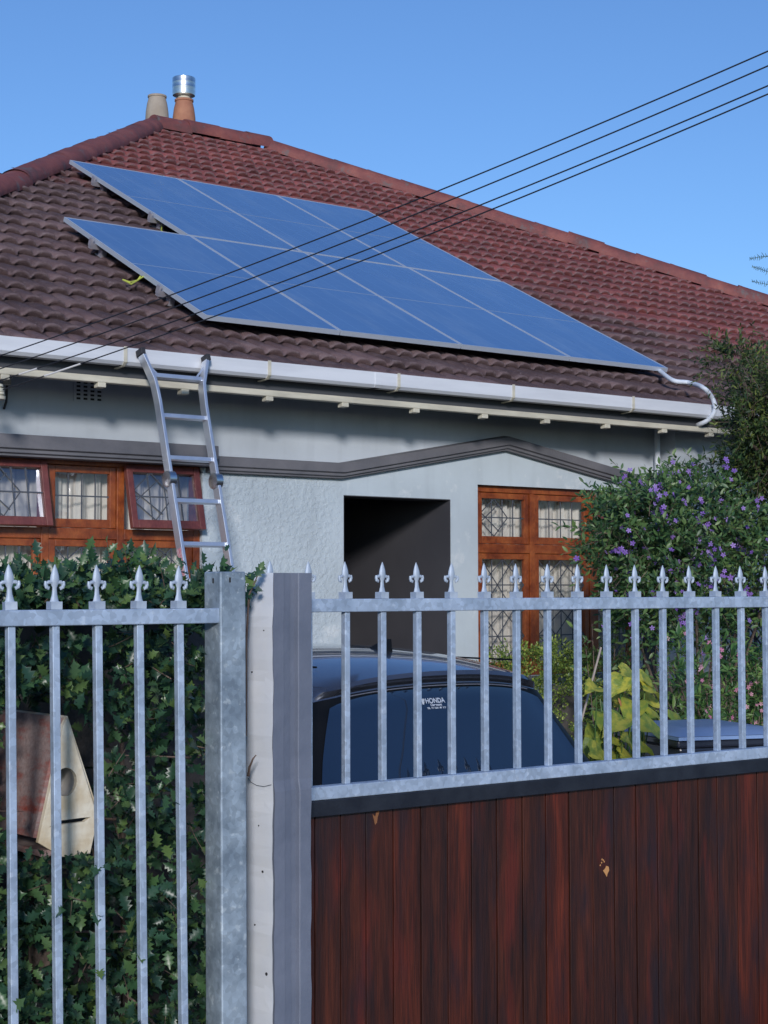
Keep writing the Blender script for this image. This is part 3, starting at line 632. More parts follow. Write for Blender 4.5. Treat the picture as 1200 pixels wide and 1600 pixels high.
# ------------------------------------------------------------------ solar panels: seven, each a thing
W_ = 1.134; L_ = 2.278
def solar_mat():
    m = bpy.data.materials.new('solar_cells'); m.use_nodes = True; t = m.node_tree; p = P(m)
    v = tcoord(t, 'Object'); sx = t.nodes.new('ShaderNodeSeparateXYZ'); t.links.new(v, sx.inputs[0])
    def line(o, per, w, ph=0.0):
        a_ = t.nodes.new('ShaderNodeMath'); a_.operation = 'ADD'; a_.inputs[1].default_value = ph + 50 * per; t.links.new(o, a_.inputs[0])
        f = t.nodes.new('ShaderNodeMath'); f.operation = 'MODULO'; f.inputs[1].default_value = per; t.links.new(a_.outputs[0], f.inputs[0])
        l = t.nodes.new('ShaderNodeMath'); l.operation = 'LESS_THAN'; l.inputs[1].default_value = w; t.links.new(f.outputs[0], l.inputs[0]); return l.outputs[0]
    c = mix(t, line(sx.outputs[0], 0.182, 0.0035), (0.085, 0.190, 0.41), (0.17, 0.31, 0.55))
    c = mix(t, line(sx.outputs[1], 0.0915, 0.0022), c, (0.12, 0.24, 0.46))
    n = noise(t, v, 1.2, 3); c = mix(t, 0.4, c, ramp(t, n, [(0.3, (0.75, 0.8, 0.85)), (0.7, (1.25, 1.2, 1.15))]).outputs[0], 'MULTIPLY')
    t.links.new(c, p.inputs['Base Color']); c = mix(t, ramp(t, noise(t, pos(t, (1, 0.35, 0.35)), 3.5, 7, 0.7), [(0.5, (0, 0, 0)), (0.75, (0.35, 0.35, 0.35))]).outputs[0], c, (0.26, 0.36, 0.50)); t.links.new(c, p.inputs['Base Color'])
    p.inputs['Roughness'].default_value = 0.12; p.inputs['IOR'].default_value = 2.0
    return m
M['solar'] = solar_mat()
M['cellgap'] = mat('cell_divider', (0.30, 0.38, 0.50), 0.5)
PO = Vector((5.3692 * 1.134, 8.5683 * 1.134, EYE.z + 1.6398 * 1.134))
sp_lab = ['bottom row panel nearest the ladder, leftmost of the lower four', 'bottom row panel, second from the left, edge facing the gutter', 'bottom row panel, third from the left, edge facing the gutter', 'bottom row panel at the right end beside the white conduit',
          'top row panel nearest the chimney pots, leftmost of the upper three', 'top row panel in the middle of the upper three', 'top row panel at the right end of the upper three']
first = None
for k in range(7):
    row = 0 if k < 4 else 1; i = k if row == 0 else k - 4 + 0.985; s = 0 if row == 0 else L_ + 0.018
    loc = PO + Vector((i * W_ + (W_ / 2), s * CP, s * SP))
    lab = 'blue solar panel, ' + sp_lab[k]
    if first is None:
        first = thing('solar_panel', lab, 'solar panel', loc, 'solar panels on the tiled roof')
        fr = MB(); w = W_ - 0.010; t_ = 0.035; b_ = 0.010
        fr.box(-w / 2, -w / 2 + b_, 0, L_, -t_, 0); fr.box(w / 2 - b_, w / 2, 0, L_, -t_, 0); fr.box(-w / 2 + b_, w / 2 - b_, 0, b_, -t_, -0.0005); fr.box(-w / 2 + b_, w / 2 - b_, L_ - b_, L_, -t_, -0.0005)
        fr.build('frame', M['panel_frame'], first, local=True)
        MB().box(-w / 2 + b_, w / 2 - b_, b_, L_ - b_, -0.010, -0.003).build('glass', M['solar'], first, local=True)
        MB().box(-w / 2 + b_, w / 2 - b_, L_ / 2 - 0.0045, L_ / 2 + 0.0045, -0.0028, -0.0022).build('centre_strip', M['cellgap'], first, local=True)
        o = first
    else: o = copy_tree(first)
    o.location = loc; o.rotation_euler = (R(RP), 0, 0); o['label'] = lab; o['w'] = list(loc)
# mounting rails
rl = ['lowest aluminium mounting rail under the lower row of solar panels', 'second aluminium mounting rail from the gutter, under the lower row of panels', 'third aluminium mounting rail from the gutter, under the upper row of panels', 'topmost aluminium mounting rail, under the upper row near the ridge']
for k, (s, i0) in enumerate(((0.62, 0), (1.72, 0), (L_ + 0.62, 0.985), (L_ + 1.72, 0.985))):
    loc = PO + Vector((i0 * W_ - 0.03, s * CP, s * SP)); ln = (4 - i0) * W_ + 0.06
    t_ = thing('mounting_rail', rl[k], 'mounting rail', loc, 'rails under the solar panels'); t_.rotation_euler = (R(RP), 0, 0)
    MB().box(0, ln, -0.02, 0.02, -0.078, -0.037).box(-0.004, 0.014, -0.022, 0.022, -0.060, -0.002).build('rail', M['alu_side'], t_, local=True)
    nb = 3 if i0 else 4
    for j in range(nb + 1):
        x = 0.12 + j * (ln - 0.25) / nb
        MB().box(x - 0.02, x + 0.02, -0.03, 0.03, -0.128, -0.079).box(x - 0.025, x + 0.025, -0.03, 0.14, -0.134, -0.128).build('roof_hook', M['alu_side'], t_, local=True)
def rp(x, y, off): return roofpt(x, y, off)
e1 = MB().tube([rp(250, 346, .06), rp(253, 352, .03), rp(252, 360, .03), rp(256, 366, .06)], 0.006, 6).build('earth_cable', M['earth']); tag(e1, 'short yellow-green earth wire dangling between the two rows of solar panels', 'wire')
e2 = MB().tube([rp(222, 428, .09), rp(215, 438, .05), rp(203, 441, .045), rp(192, 437, .045), rp(205, 444, .05), rp(224, 432, .09)], 0.006, 6).build('earth_cable', M['earth']); tag(e2, 'looped yellow-green earth wire lying on the tiles below the lowest left panel', 'wire')
# conduit from the last panel over the gutter
def smooth_pts(pts, n=8):
    out = []; pts = [Vector(p) for p in pts]
    for i in range(len(pts) - 1):
        p0_, p1, p2, p3 = pts[max(i - 1, 0)], pts[i], pts[i + 1], pts[min(i + 2, len(pts) - 1)]
        for k in range(n):
            t = k / n; out.append(0.5 * ((2 * p1) + (-p0_ + p2) * t + (2 * p0_ - 5 * p1 + 4 * p2 - p3) * t * t + (-p0_ + 3 * p1 - 3 * p2 + p3) * t ** 3))
    out.append(pts[-1]); return out
cpt = [rp(1022, 572, .07), rp(1035, 583, .09), rp(1053, 595, .1), rp(1077, 598, .12), rp(1099, 606, .16), onY(1113, 622, GY - 0.035), onY(1117, 640, GY - 0.045), onY(1108, 655, GY + 0.0), onY(1090, 664, YE + 0.05), onY(1080, 665, YW - 0.15)]
cn = MB().tube(smooth_pts(cpt), 0.019, 10).build('conduit', M['conduit'], smooth=True); tag(cn, 'white flexible conduit curling from the panels over the gutter end', 'conduit')

# ------------------------------------------------------------------ ladder, upside down, flared feet on top of the gutter
yt = GY - 0.045
lt = onY(271.5, 556, yt)                    # middle of the ladder top
lb_ = onX(317.5, 851, lt.x)                 # a lower point on the same vertical plane
dirv = (lt - lb_).normalized(); tt = lt.z / dirv.z
foot = lt - dirv * tt; Ll = (lt - foot).length
lad = thing('ladder', 'tall aluminium folding ladder with flared top leaning against the white gutter', 'ladder', foot)
zax = dirv; xax = Vector((1, 0, 0)); xax = (xax - zax * xax.dot(zax)).normalized(); yax = zax.cross(xax)
lad.rotation_euler = Matrix(((xax.x, yax.x, zax.x), (xax.y, yax.y, zax.y), (xax.z, yax.z, zax.z))).to_euler()
def lv(py):                                 # length along the ladder for a photo row
    lo_, hi_ = 0, Ll + 0.5
    for _ in range(40):
        m_ = (lo_ + hi_) / 2; p = foot + dirv * m_ - EYE; yy = 800 - F_PX * p.dot(U2) / p.dot(_f)
        if yy > py: lo_ = m_
        else: hi_ = m_
    return lo_
def kpx(L): p = foot + dirv * L - EYE; return 1.0
hw = 0.165
def halfw(L):
    k1, k2, k3 = lv(632), lv(600), lv(556)
    if L < k1: return hw
    if L < k2: return hw + (L - k1) / (k2 - k1) * 0.008
    return hw + 0.008 + (L - k2) / (k3 - k2) * 0.062
kz = [0, lv(750) - 0.05, lv(750) + 0.05, lv(632), lv(618), lv(600), lv(556)]
for sgn in (-1, 1):
    mb = MB(); mf = MB()
    pts = [0.0] + [lv(632), lv(620), lv(608), lv(598), Ll]
    vs = []; fs = []
    for i, L in enumerate(pts):
        x = sgn * halfw(L)
        for (dx, dy) in ((-0.011, -0.032), (0.011, -0.032), (0.011, 0.032), (-0.011, 0.032)): vs.append((x + dx, dy, L))
    for i in range(len(pts) - 1):
        for k in range(4): fs.append((i * 4 + k, i * 4 + (k + 1) % 4, i * 4 + 4 + (k + 1) % 4, i * 4 + 4 + k))
    fs += [(0, 1, 2, 3), tuple(len(vs) - 4 + k for k in range(4))]
    mb.add(vs, fs); so1 = mb.build('stile', M['alu'], lad, local=True, bevel=0.003)
    MB().box(sgn * halfw(Ll) - 0.015, sgn * halfw(Ll) + 0.015, -0.036, 0.036, Ll - 0.02, Ll + 0.022).build('rubber_foot', M['rubber'], so1, local=True, bevel=0.004)
    for hL in (lv(750), lv(750) - 1.12):
        if hL < 0.3: continue
        h = MB(); c_ = sgn * hw
        n = 24; vs = []; fs = []
        for (xx, rr) in ((-0.026, 0.040), (-0.023, 0.050), (0.023, 0.050), (0.026, 0.040), (0.034, 0.018)):
            for k in range(n): a_ = 2 * math.pi * k / n; vs.append((c_ + xx, rr * math.cos(a_), hL + rr * math.sin(a_)))
        for i in range(4):
            for k in range(n): fs.append((i * n + k, i * n + (k + 1) % n, (i + 1) * n + (k + 1) % n, (i + 1) * n + k))
        fs += [tuple(range(n)), tuple(4 * n + k for k in range(n))]
        h.add(vs, fs).build('hinge', M['cowl'], lad, local=True, smooth=True)
    if sgn < 0: MB().box(-hw - 0.0125, -hw - 0.0112, -0.022, 0.022, lv(905), lv(858)).build('label_strip', M['red_label'], so1, local=True)
step = (lv(652) - lv(851)) / 3
k = 0
L = lv(590)
rungs = [lv(590)] + [lv(652) - j * step for j in range(0, 12)]
for L in rungs:
    if L < 0.12: break
    if abs(L - (lv(750) - 1.12)) < 0.06: L += 0.07
    w_ = halfw(L); MB().box(-w_ + 0.011, w_ - 0.011, -0.016, 0.016, L - 0.014, L + 0.014).build('rung', M['alu'], lad, local=True, bevel=0.003)
w_ = halfw(lv(575))
MB().bar((-w_ + 0.0, 0, lv(570)), (-w_ + 0.07, 0, lv(588)), 0.006, 0.012).bar((w_, 0, lv(570)), (w_ - 0.07, 0, lv(588)), 0.006, 0.012).build('brace', M['alu'], lad, local=True)

# ------------------------------------------------------------------ overhead cables
cl = ['highest of the four black overhead cables crossing the sky', 'second highest black overhead cable crossing the sky above the ridge', 'third overhead cable down, with a pale splice by the gutter', 'lowest of the four black overhead cables, pale splice below the gutter']
ends = [((-30, 566), (1200, 80)), ((-26, 585), (1200, 103)), ((-4, 596), (1200, 134)), ((-2, 611), (1200, 147))]
mids = [328, 354, 380, 392]
for k, ((a_, b_), my) in enumerate(zip(ends, mids)):
    A = onY(a_[0], a_[1], GY - 0.05); B = onD(b_[0], b_[1], 7.2)
    sag = 0.05; pts = []
    for i in range(61):
        t = i / 20.0; p = A.lerp(B, t); p = p - Vector((0, 0, sag * 4 * t * (1 - t) if t <= 1 else -sag * 4 * (t - 1) * 1.0)); pts.append(p)
    mb = MB().tube(pts, 0.0035, 7)
    c_ = thing('overhead_cable', cl[k], 'cable', A, 'overhead cables from the house to the street')
    mb.build('cable', M['cable'], c_, smooth=True)
    if k >= 2:
        xa, xb = ((30, 58) if k == 2 else (70, 126)); seg = []
        for i in range(3):
            xx = xa + (xb - xa) * i / 2; lo_, hi_ = 0, 1
            for _ in range(30):
                m_ = (lo_ + hi_) / 2; q_ = A.lerp(B, m_) - EYE
                if 600 + F_PX * q_.dot(R2) / q_.dot(_f) < xx: lo_ = m_
                else: hi_ = m_
            seg.append(A.lerp(B, lo_) - Vector((0, 0, sag * 4 * lo_ * (1 - lo_))))
        MB().tube(seg, 0.0052, 8).build('splice', M['cable_light'], c_)

# ------------------------------------------------------------------ railings: left fence and the gate
def finial(parent, x, y, z, name='finial'):
    mb = MB()
    mb.box(x - 0.0145, x + 0.0145, y - 0.0145, y + 0.0145, z, z + 0.019)
    mb.lathe([(0.0125, 0.019), (0.0105, 0.022), (0.0070, 0.036), (0.0058, 0.052), (0.0085, 0.058), (0.0105, 0.063), (0.0120, 0.070), (0.0105, 0.082), (0.0062, 0.096), (0.0008, 0.108)], (x, y, z), 10, sy=0.6)
    for sg in (-1, 1):
        mb.tube([(x, y, z + 0.058), (x + sg * 0.008, y, z + 0.0655), (x + sg * 0.0155, y, z + 0.0655), (x + sg * 0.021, y, z + 0.0625)], [0.0045, 0.0048, 0.0048, 0.0038], 7)
        mb.tube([(x + sg * 0.0240, y, z + 0.0680), (x + sg * 0.0232, y, z + 0.0600), (x + sg * 0.0200, y, z + 0.0530), (x + sg * 0.0160, y, z + 0.0500), (x + sg * 0.0135, y, z + 0.0545)], [0.0026, 0.0046, 0.0052, 0.0040, 0.0022], 7)
    return mb
YF = 3.725                                   # fence plane
fz = PZ(170, 952, YF - 0.019)
fence = thing('fence', 'galvanised steel picket fence with spearheads in front of the holly hedge', 'fence', (PX(150, YF), YF, 0))
xr_end = PX(343.5, YF - 0.019); MB().box(-0.6, xr_end, YF - 0.019, YF + 0.019, fz - 0.038, fz).build('rail', M['galv'], fence, bevel=0.0025)
MB().box(-0.6, xr_end + 0.01, YF - 0.019, YF + 0.019, 0.20, 0.238).build('rail', M['galv'], fence, bevel=0.0025)
xa = PX(16, YF, 905); xb = PX(279, YF, 905); stp = (xb - xa) / 4
lean = 0.017
def picket(parent, x, Yp, zb_, zrail, lean_, zr2=None):
    mb = MB(); r0 = 0.0095; zt1 = zrail - 0.0385
    mb.add([(x + dx + lean_ * (zrail - zb_), Yp + dy, zb_) for dx, dy in ((-r0, -r0), (r0, -r0), (r0, r0), (-r0, r0))] + [(x + dx + lean_ * 0.038, Yp + dy, zt1) for dx, dy in ((-r0, -r0), (r0, -r0), (r0, r0), (-r0, r0))],
           [(3, 2, 1, 0), (4, 5, 6, 7), (0, 1, 5, 4), (1, 2, 6, 5), (2, 3, 7, 6), (3, 0, 4, 7)])
    return mb.build('picket', M['galv'], parent, origin=(x, Yp, zb_), bevel=0.0015)
for i in range(-6, 5):
    x = xa + i * stp
    if x < -0.55: continue
    pk = picket(fence, x, YF, 0.08, fz, lean)
    fo = finial(pk, x, YF, fz + 0.0005).build('finial', M['iron'], pk, origin=(x, YF, fz), smooth=True); fo.rotation_euler = (0, random.gauss(0, R(1.2)), random.gauss(0, R(5)))
YG = 4.0                                     # gate plane (rail centre), boards just behind
gz = PZ(850, 934, YG - 0.019); gzb = PZ(485, 1252, YG - 0.019); gate = thing('sliding_gate', 'driveway gate of dark red-brown timber boards under galvanised spear-topped bars', 'gate', (PX(840, YG), YG, 0))
gx0_ = PX(340, YG); gx1_ = PX(1330, YG)
MB().box(gx0_, gx1_, YG - 0.019, YG + 0.019, gz - 0.038, gz).build('top_rail', M['galv'], gate, bevel=0.0025)
MB().box(gx0_, gx1_, YG - 0.019, YG + 0.019, gzb, gzb + 0.038).build('lower_rail', M['galv'], gate, bevel=0.0025)
MB().box(gx0_, gx1_, YG - 0.024, YG + 0.019, gzb - 0.046, gzb - 0.001).box(gx0_, gx1_, YG + 0.02, YG + 0.05, 0.06, 0.11).build('beam', M['black'], gate, bevel=0.002)
xa = PX(540, YG, 905); xb = PX(1157, YG, 905); stp = (xb - xa) / 13
for i in range(-2, 18):
    x = xa + i * stp
    if x > gx1_: break
    pk = picket(gate, x, YG, gzb + 0.0385, gz, 0)
    fo = finial(pk, x, YG, gz + 0.0005).build('finial', M['iron'], pk, origin=(x, YG, gz), smooth=True); fo.rotation_euler = (0, random.gauss(0, R(1.0)), random.gauss(0, R(4)))
YB = YG + 0.012
seams = [450, 489, 529, 569, 611, 655, 697, 733.5, 773, 813, 850, 886.5, 923, 956.5, 991, 1024, 1056, 1088.5, 1118, 1149, 1180, 1210, 1240, 1269, 1298, 1326]
bz = gzb - 0.0465
for k in range(len(seams) - 1):
    ga = random.uniform(0.0022, 0.0042) if k != 4 else 0.0058; gb = random.uniform(0.0022, 0.0036)
    x0_, x1_ = PX(seams[k], YB, 1250) + ga, PX(seams[k + 1], YB, 1250) - gb; dy = random.uniform(-0.0015, 0.0015)
    mb = MB(); c_ = 0.0006; y0_ = YB - 0.008 + dy; y1_ = y0_ + 0.019; zt_ = bz + random.uniform(-0.003, 0.0)
    tw = random.uniform(-0.0015, 0.0015)
    out = [(x0_, y1_), (x0_, y0_ + c_), (x0_ + c_, y0_), (x1_ - c_, y0_ + tw), (x1_, y0_ + c_ + tw), (x1_, y1_)]
    n = 6; vs = [(a_, b_, 0.07) for a_, b_ in out] + [(a_, b_, zt_) for a_, b_ in out]
    fs = [(i, (i + 1) % n, (i + 1) % n + n, i + n) for i in range(n)] + [tuple(range(n))[::-1], tuple(range(n, 2 * n))]
    mb.add(vs, fs); mb.build('board', M['gate_wood'], gate, origin=((x0_ + x1_) / 2, y0_, 0.07))
    if k == 12:                              # knot scar
        q_ = onY(944, 1360, y0_); s1 = MB(); pts = [(-0.014, 0.006), (-0.006, 0.010), (0.002, 0.020), (0.012, 0.016), (0.014, 0.004), (0.006, -0.006), (0.003, -0.016), (-0.004, -0.006)]
        s1.plate([(q_.x + 0.008 + a_, q_.z + b_ - 0.006) for a_, b_ in pts], [], y0_ - 0.0012, y0_ + 0.001)
        for (a_, b_) in ((-0.014, 0.024), (-0.006, 0.031), (-0.02, 0.016), (-0.002, 0.026), (-0.012, 0.034)): s1.box(q_.x + a_, q_.x + a_ + 0.004, y0_ - 0.001, y0_ + 0.001, q_.z + b_, q_.z + b_ + 0.005)
        s1.build('chip', mat('raw_wood', (0.55, 0.27, 0.10), 0.8), gate)
    if k == 3:
        q_ = onY(587, 1278, y0_); s1 = MB().plate([(q_.x + a_, q_.z + b_) for a_, b_ in ((-0.012, 0.012), (-0.002, 0.004), (0.002, 0.018), (0.014, 0.02), (0.006, 0.0), (0.004, -0.014), (-0.003, -0.02), (-0.008, -0.002))], [], y0_ - 0.0012, y0_ + 0.001)
        s1.build('chip', mat('raw_wood_brown', (0.24, 0.10, 0.04), 0.8), gate)
# steel post
sp0 = 0.078; PYF = 3.70
pxr = PX(384, PYF); post = thing('steel_post', 'square galvanised steel gate post with pale scuffs, left of the white pillar', 'post', (pxr - sp0 / 2, PYF + sp0 / 2, 0))
ztp = PZ(352, 893, PYF)
pm = MB(); le = 0.012
pm.add([(pxr - sp0, PYF, ztp), (pxr, PYF, ztp), (pxr, PYF + sp0, ztp), (pxr - sp0, PYF + sp0, ztp)] + [(a_ + le, b_, 0) for a_, b_ in ((pxr - sp0, PYF), (pxr, PYF), (pxr, PYF + sp0), (pxr - sp0, PYF + sp0))],
       [(0, 1, 2, 3), (7, 6, 5, 4), (0, 4, 5, 1), (1, 5, 6, 2), (2, 6, 7, 3), (3, 7, 4, 0)])
pm.build('shaft', M['galv_post'], post, bevel=0.004)
MB().box(pxr - sp0 * 0.5 - 0.012, pxr - sp0 * 0.5 - 0.007, PYF - 0.0008, PYF + 0.001, ztp - 0.028, ztp - 0.015).box(pxr - sp0 - 0.0008, pxr - sp0 + 0.001, PYF + 0.03, PYF + 0.036, ztp - 0.03, ztp - 0.017).build('bolt_hole', M['dark_room'], post)
# pillar: white flank, grey fluted front
PLY = 3.80
pl0 = PX(427, PLY); pl1 = PX(486.5, PLY); pd_ = 0.145
pil = thing('gate_pillar', 'slim concrete gate pillar with white painted flank and grey fluted front', 'pillar', ((pl0 + pl1) / 2, PLY + 0.07, 0))
pzt = PZ(430, 895, PLY)
wdt = pl1 - pl0
def wob(z, s=0.002): return s * math.sin(z * 23) + s * 0.7 * math.sin(z * 61 + 1)
prof = [(0, 0.0), (0.27, 0.0), (0.29, 0.003), (0.46, 0.006), (0.50, 0.013), (0.62, 0.013), (0.65, 0.002), (0.67, 0.0), (1.0, 0.0)]
NZ = 60
def column(points_fn, m, name):
    vs = []; fs = []; n = None
    for i in range(NZ + 1):
        z = pzt * i / NZ; pts = points_fn(z); n = len(pts); vs += [(a_, b_, z) for a_, b_ in pts]
    for i in range(NZ):
        for k in range(n): fs.append((i * n + k, i * n + (k + 1) % n, (i + 1) * n + (k + 1) % n, (i + 1) * n + k))
    fs += [tuple(range(n))[::-1], tuple(NZ * n + k for k in range(n))]
    return MB().add(vs, fs).build(name, m, pil)
zst = PZ(430, 1228, PLY)
def front(z):
    k = 0.006 if z < zst else 0.0
    l = [(pl0 + 0.0005 + wdt * a_ + (k if a_ == 1.0 else 0) * -1 + wob(z, 0.0012) * (1 if a_ in (0, 1.0) else 0.3), PLY + b_ - k) for a_, b_ in prof]
    return l + [(pl1 + wob(z, 0.001), PLY + 0.04), (pl0 + 0.0005, PLY + 0.04)]
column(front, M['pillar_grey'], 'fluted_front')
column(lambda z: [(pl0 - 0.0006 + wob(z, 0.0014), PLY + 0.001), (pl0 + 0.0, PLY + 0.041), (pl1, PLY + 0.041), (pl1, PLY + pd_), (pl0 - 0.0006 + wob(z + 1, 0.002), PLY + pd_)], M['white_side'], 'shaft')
sp_ = MB()
for (a_, b_, r_) in ((410, 1362, .0032), (416, 1522, .0045), (393, 1050, .002), (404, 1290, .002), (398, 1445, .0025), (412, 985, .0018)):
    q1 = onX(a_, b_, pl0 - 0.0025); sp_.tube([(q1.x - 0.0006, q1.y, q1.z), (q1.x + 0.004, q1.y, q1.z)], r_, 7)
sp_.build('pitting', M['rubber'], pil)
cr = MB(); q1 = onX(388, 1222, pl0 - 0.003); pts = [onX(a_, b_, pl0 - 0.0035) for a_, b_ in ((387, 1215), (392, 1222), (401, 1227), (412, 1229), (424, 1226))]
cr.tube(pts, 0.0006, 5).build('crack', M['rubber'], pil)

# boundary wall behind the hedge
YH = 4.42
bw = thing('boundary_wall', 'old grey concrete boundary wall with white top, half hidden behind the holly hedge', 'wall', (1.4, YH, 0))
bxr = PX(386, YH)
MB().box(-0.9, bxr, YH, YH + 0.09, 0, 1.70).build('wall', M['old_wall'], bw)
MB().box(-0.9, bxr, YH - 0.015, YH + 0.105, 1.702, PZ(300, 904, YH)).build('coping', M['wall_white_top'], bw, bevel=0.01)

# ------------------------------------------------------------------ letterbox: steep little wooden house
LY = 3.90
def lp(x, y): p = onY(x, y, LY); return (p.x, p.z)
lb = thing('letterbox', 'peeling cream letterbox shaped like a steep red-roofed house in the hedge', 'letterbox', (lp(105, 1338)[0], LY, lp(105, 1338)[1]))
outer = [lp(60, 1317), lp(97, 1339), lp(141, 1334), lp(150, 1292), lp(149.5, 1266), lp(105, 1121), lp(99, 1133), lp(78, 1235)]
hc = lp(103, 1222); hr = 0.031
hole = [(hc[0] + hr * math.cos(t), hc[1] + hr * 1.15 * math.sin(t)) for t in [2 * math.pi * k / 20 for k in range(20)]]
slot = [lp(77, 1293), lp(85, 1289), lp(100, 1288), lp(132, 1284), lp(142, 1277), lp(128, 1278), lp(97, 1282), lp(83, 1286)]
M['cream_wood'] = mat('peeling_cream_wood', (0.56, 0.45, 0.29), 0.75, 0, (0.80, 0.76, 0.64), 11, bump=0.5, bscale=70, bdist=0.004)
M['red_board'] = wood('faded_red_board', (0.30, 0.055, 0.035), (0.28, 0.20, 0.19), (0.36, 0.30, 0.29), 0.75, 1.6, (1.5, 3, 9))
MB().plate(outer, [hole, slot], LY, LY + 0.016).build('front_panel', M['cream_wood'], lb, bevel=0.001)
ap = lp(104, 1122); ll = lp(75, 1255); rr_ = lp(149, 1262); dpl = 0.36
def slab(p, q_, y0, y1, t, m, nm):
    p = Vector((p[0], 0, p[1])); q_ = Vector((q_[0], 0, q_[1])); d = (q_ - p).normalized(); n = Vector((-d.z, 0, d.x)) * t
    vs = [Vector((v.x, y, v.z)) for y in (y0, y1) for v in (p, q_, q_ + n, p + n)]
    return MB().add(vs, [(0, 1, 2, 3), (7, 6, 5, 4), (0, 4, 5, 1), (1, 5, 6, 2), (2, 6, 7, 3), (3, 7, 4, 0)]).build(nm, m, lb)
l2 = lp(63, 1311)
slab(ap, l2, LY + 0.0165, LY + dpl, -0.012, M['red_board'], 'roof_board')
slab(ap, rr_, LY + 0.0165, LY + dpl, 0.012, M['cream_wood'], 'roof_board')
MB().box(l2[0] + 0.01, rr_[0] - 0.012, LY + 0.0165, LY + dpl, lp(97, 1337)[1], lp(97, 1337)[1] + 0.015).build('floor_board', M['red_board'], lb)
MB().box(l2[0] + 0.004, rr_[0] - 0.004, LY + dpl, LY + dpl + 0.012, lp(97, 1337)[1], lp(97, 1235)[1]).build('back_panel', M['cream_wood'], lb)
MB().lathe([(0.036, 0), (0.034, 0)], (0, 0, 0), 6)
nt_ = MB(); n = 20; vs = []; fs = []
for (yy, rr) in ((LY + 0.0162, 0.034), (LY + 0.07, 0.030), (LY + 0.075, 0.002)):
    for k in range(n): a_ = 2 * math.pi * k / n; vs.append((hc[0] + rr * math.cos(a_), yy, hc[1] + rr * 1.15 * math.sin(a_)))
for i in range(2):
    for k in range(n): fs.append((i * n + k, i * n + (k + 1) % n, (i + 1) * n + (k + 1) % n, (i + 1) * n + k))
nt_.add(vs, fs).build('hole_lining', mat('grey_lining', (0.30, 0.29, 0.27), 0.8, 0, (0.4, 0.38, 0.35), 30), lb, smooth=True, fixn=False)
MB().box(lp(97, 1339)[0] - 0.02, lp(97, 1339)[0] + 0.02, LY + 0.1, LY + 0.14, 0, lp(97, 1339)[1] - 0.001).build('stake', M['trunk'], lb)

# ------------------------------------------------------------------ car, nose towards the house, rear to the gate
carX = onY(672, 1090, 5.0).x
CY = 4.62                                    # rear bumper
car = thing('parked_car', 'dark blue-grey hatchback parked behind the gate, rear window towards the street', 'car', (carX, CY + 1.9, 0.03))
CZ = 0.03
def ring(z, yr, yfr, hw_, cr_r, cr_f, n=24):
    """plan outline (rounded rectangle, bowed ends) -> points counterclockwise starting middle of the rear"""
    pts = []
    def corner(cx, cy, r, a0, a1, ry=None):
        return [(cx + r * math.cos(a_), cy + (ry or r) * math.sin(a_)) for a_ in [a0 + (a1 - a0) * k / 9 for k in range(10)]]
    bow = 0.085
    half = []
    for k in range(12): x = (hw_ - cr_r) * k / 12; half.append((x, yr + bow * (x / max(hw_, 1e-3)) ** 2 - 0.0))
    e = yr + bow * ((hw_ - cr_r) / hw_) ** 2
    half += corner(hw_ - cr_r, e + cr_r, cr_r, -math.pi / 2, 0)
    y_a = e + cr_r; y_b = yfr - cr_f
    for k in range(1, 14): half.append((hw_, y_a + (y_b - y_a) * k / 14))
    half += corner(hw_ - cr_f, yfr - cr_f, cr_f, 0, math.pi / 2)
    for k in range(1, 10): half.append(((hw_ - cr_f) * (1 - k / 9), yfr + 0.06 * math.sin(math.pi / 2 * k / 9)))
    left = [(-x, y) for (x, y) in half[1:-1]][::-1]
    cw_ = 0.07 * min(1.0, max(0.0, (z - 0.97) / 0.38))
    return [(x + carX, y + CY, z + CZ - cw_ * (abs(x) / hw_) ** 2.4 * (hw_ / 0.6) ** 2) for (x, y) in half + left]
lv_ = [(0.22, 0.10, 3.85, 0.76, 0.16, 0.25), (0.30, 0.04, 3.93, 0.82, 0.20, 0.32), (0.50, 0.0, 3.96, 0.85, 0.22, 0.36), (0.62, 0.02, 3.93, 0.86, 0.22, 0.40), (0.80, 0.08, 3.84, 0.85, 0.22, 0.42), (0.92, 0.12, 3.66, 0.825, 0.22, 0.44), (0.955, 0.14, 3.5, 0.80, 0.22, 0.44),
       (0.97, 0.14, 2.95, 0.775, 0.15, 0.30), (1.00, 0.155, 2.86, 0.755, 0.15, 0.28), (1.10, 0.20, 2.66, 0.71, 0.14, 0.26), (1.20, 0.245, 2.46, 0.665, 0.14, 0.25), (1.29, 0.285, 2.28, 0.62, 0.14, 0.24),
       (1.335, 0.295, 2.17, 0.590, 0.15, 0.24), (1.362, 0.265, 2.10, 0.565, 0.17, 0.24), (1.378, 0.272, 2.02, 0.54, 0.18, 0.24), (1.395, 0.34, 1.94, 0.50, 0.20, 0.24), (1.420, 0.46, 1.82, 0.43, 0.20, 0.24), (1.445, 0.66, 1.66, 0.32, 0.18, 0.2), (1.458, 0.90, 1.45, 0.18, 0.12, 0.12)]
rings = [ring(*a_) for a_ in lv_]; nR = len(rings[0])
bodyv = [p for rg in rings for p in rg]; bf = []
for i in range(len(rings) - 1):
    for k in range(nR): bf.append((i * nR + k, i * nR + (k + 1) % nR, (i + 1) * nR + (k + 1) % nR, (i + 1) * nR + k))
bf.append(tuple(range(nR))[::-1]); bf.append(tuple((len(rings) - 1) * nR + k for k in range(nR)))
def carpaint():
    m = mat('car_paint', (0.13, 0.14, 0.175), 0.25, 0.6); p = P(m); p.inputs['Coat Weight'].default_value = 1.0; p.inputs['Coat Roughness'].default_value = 0.03; return m
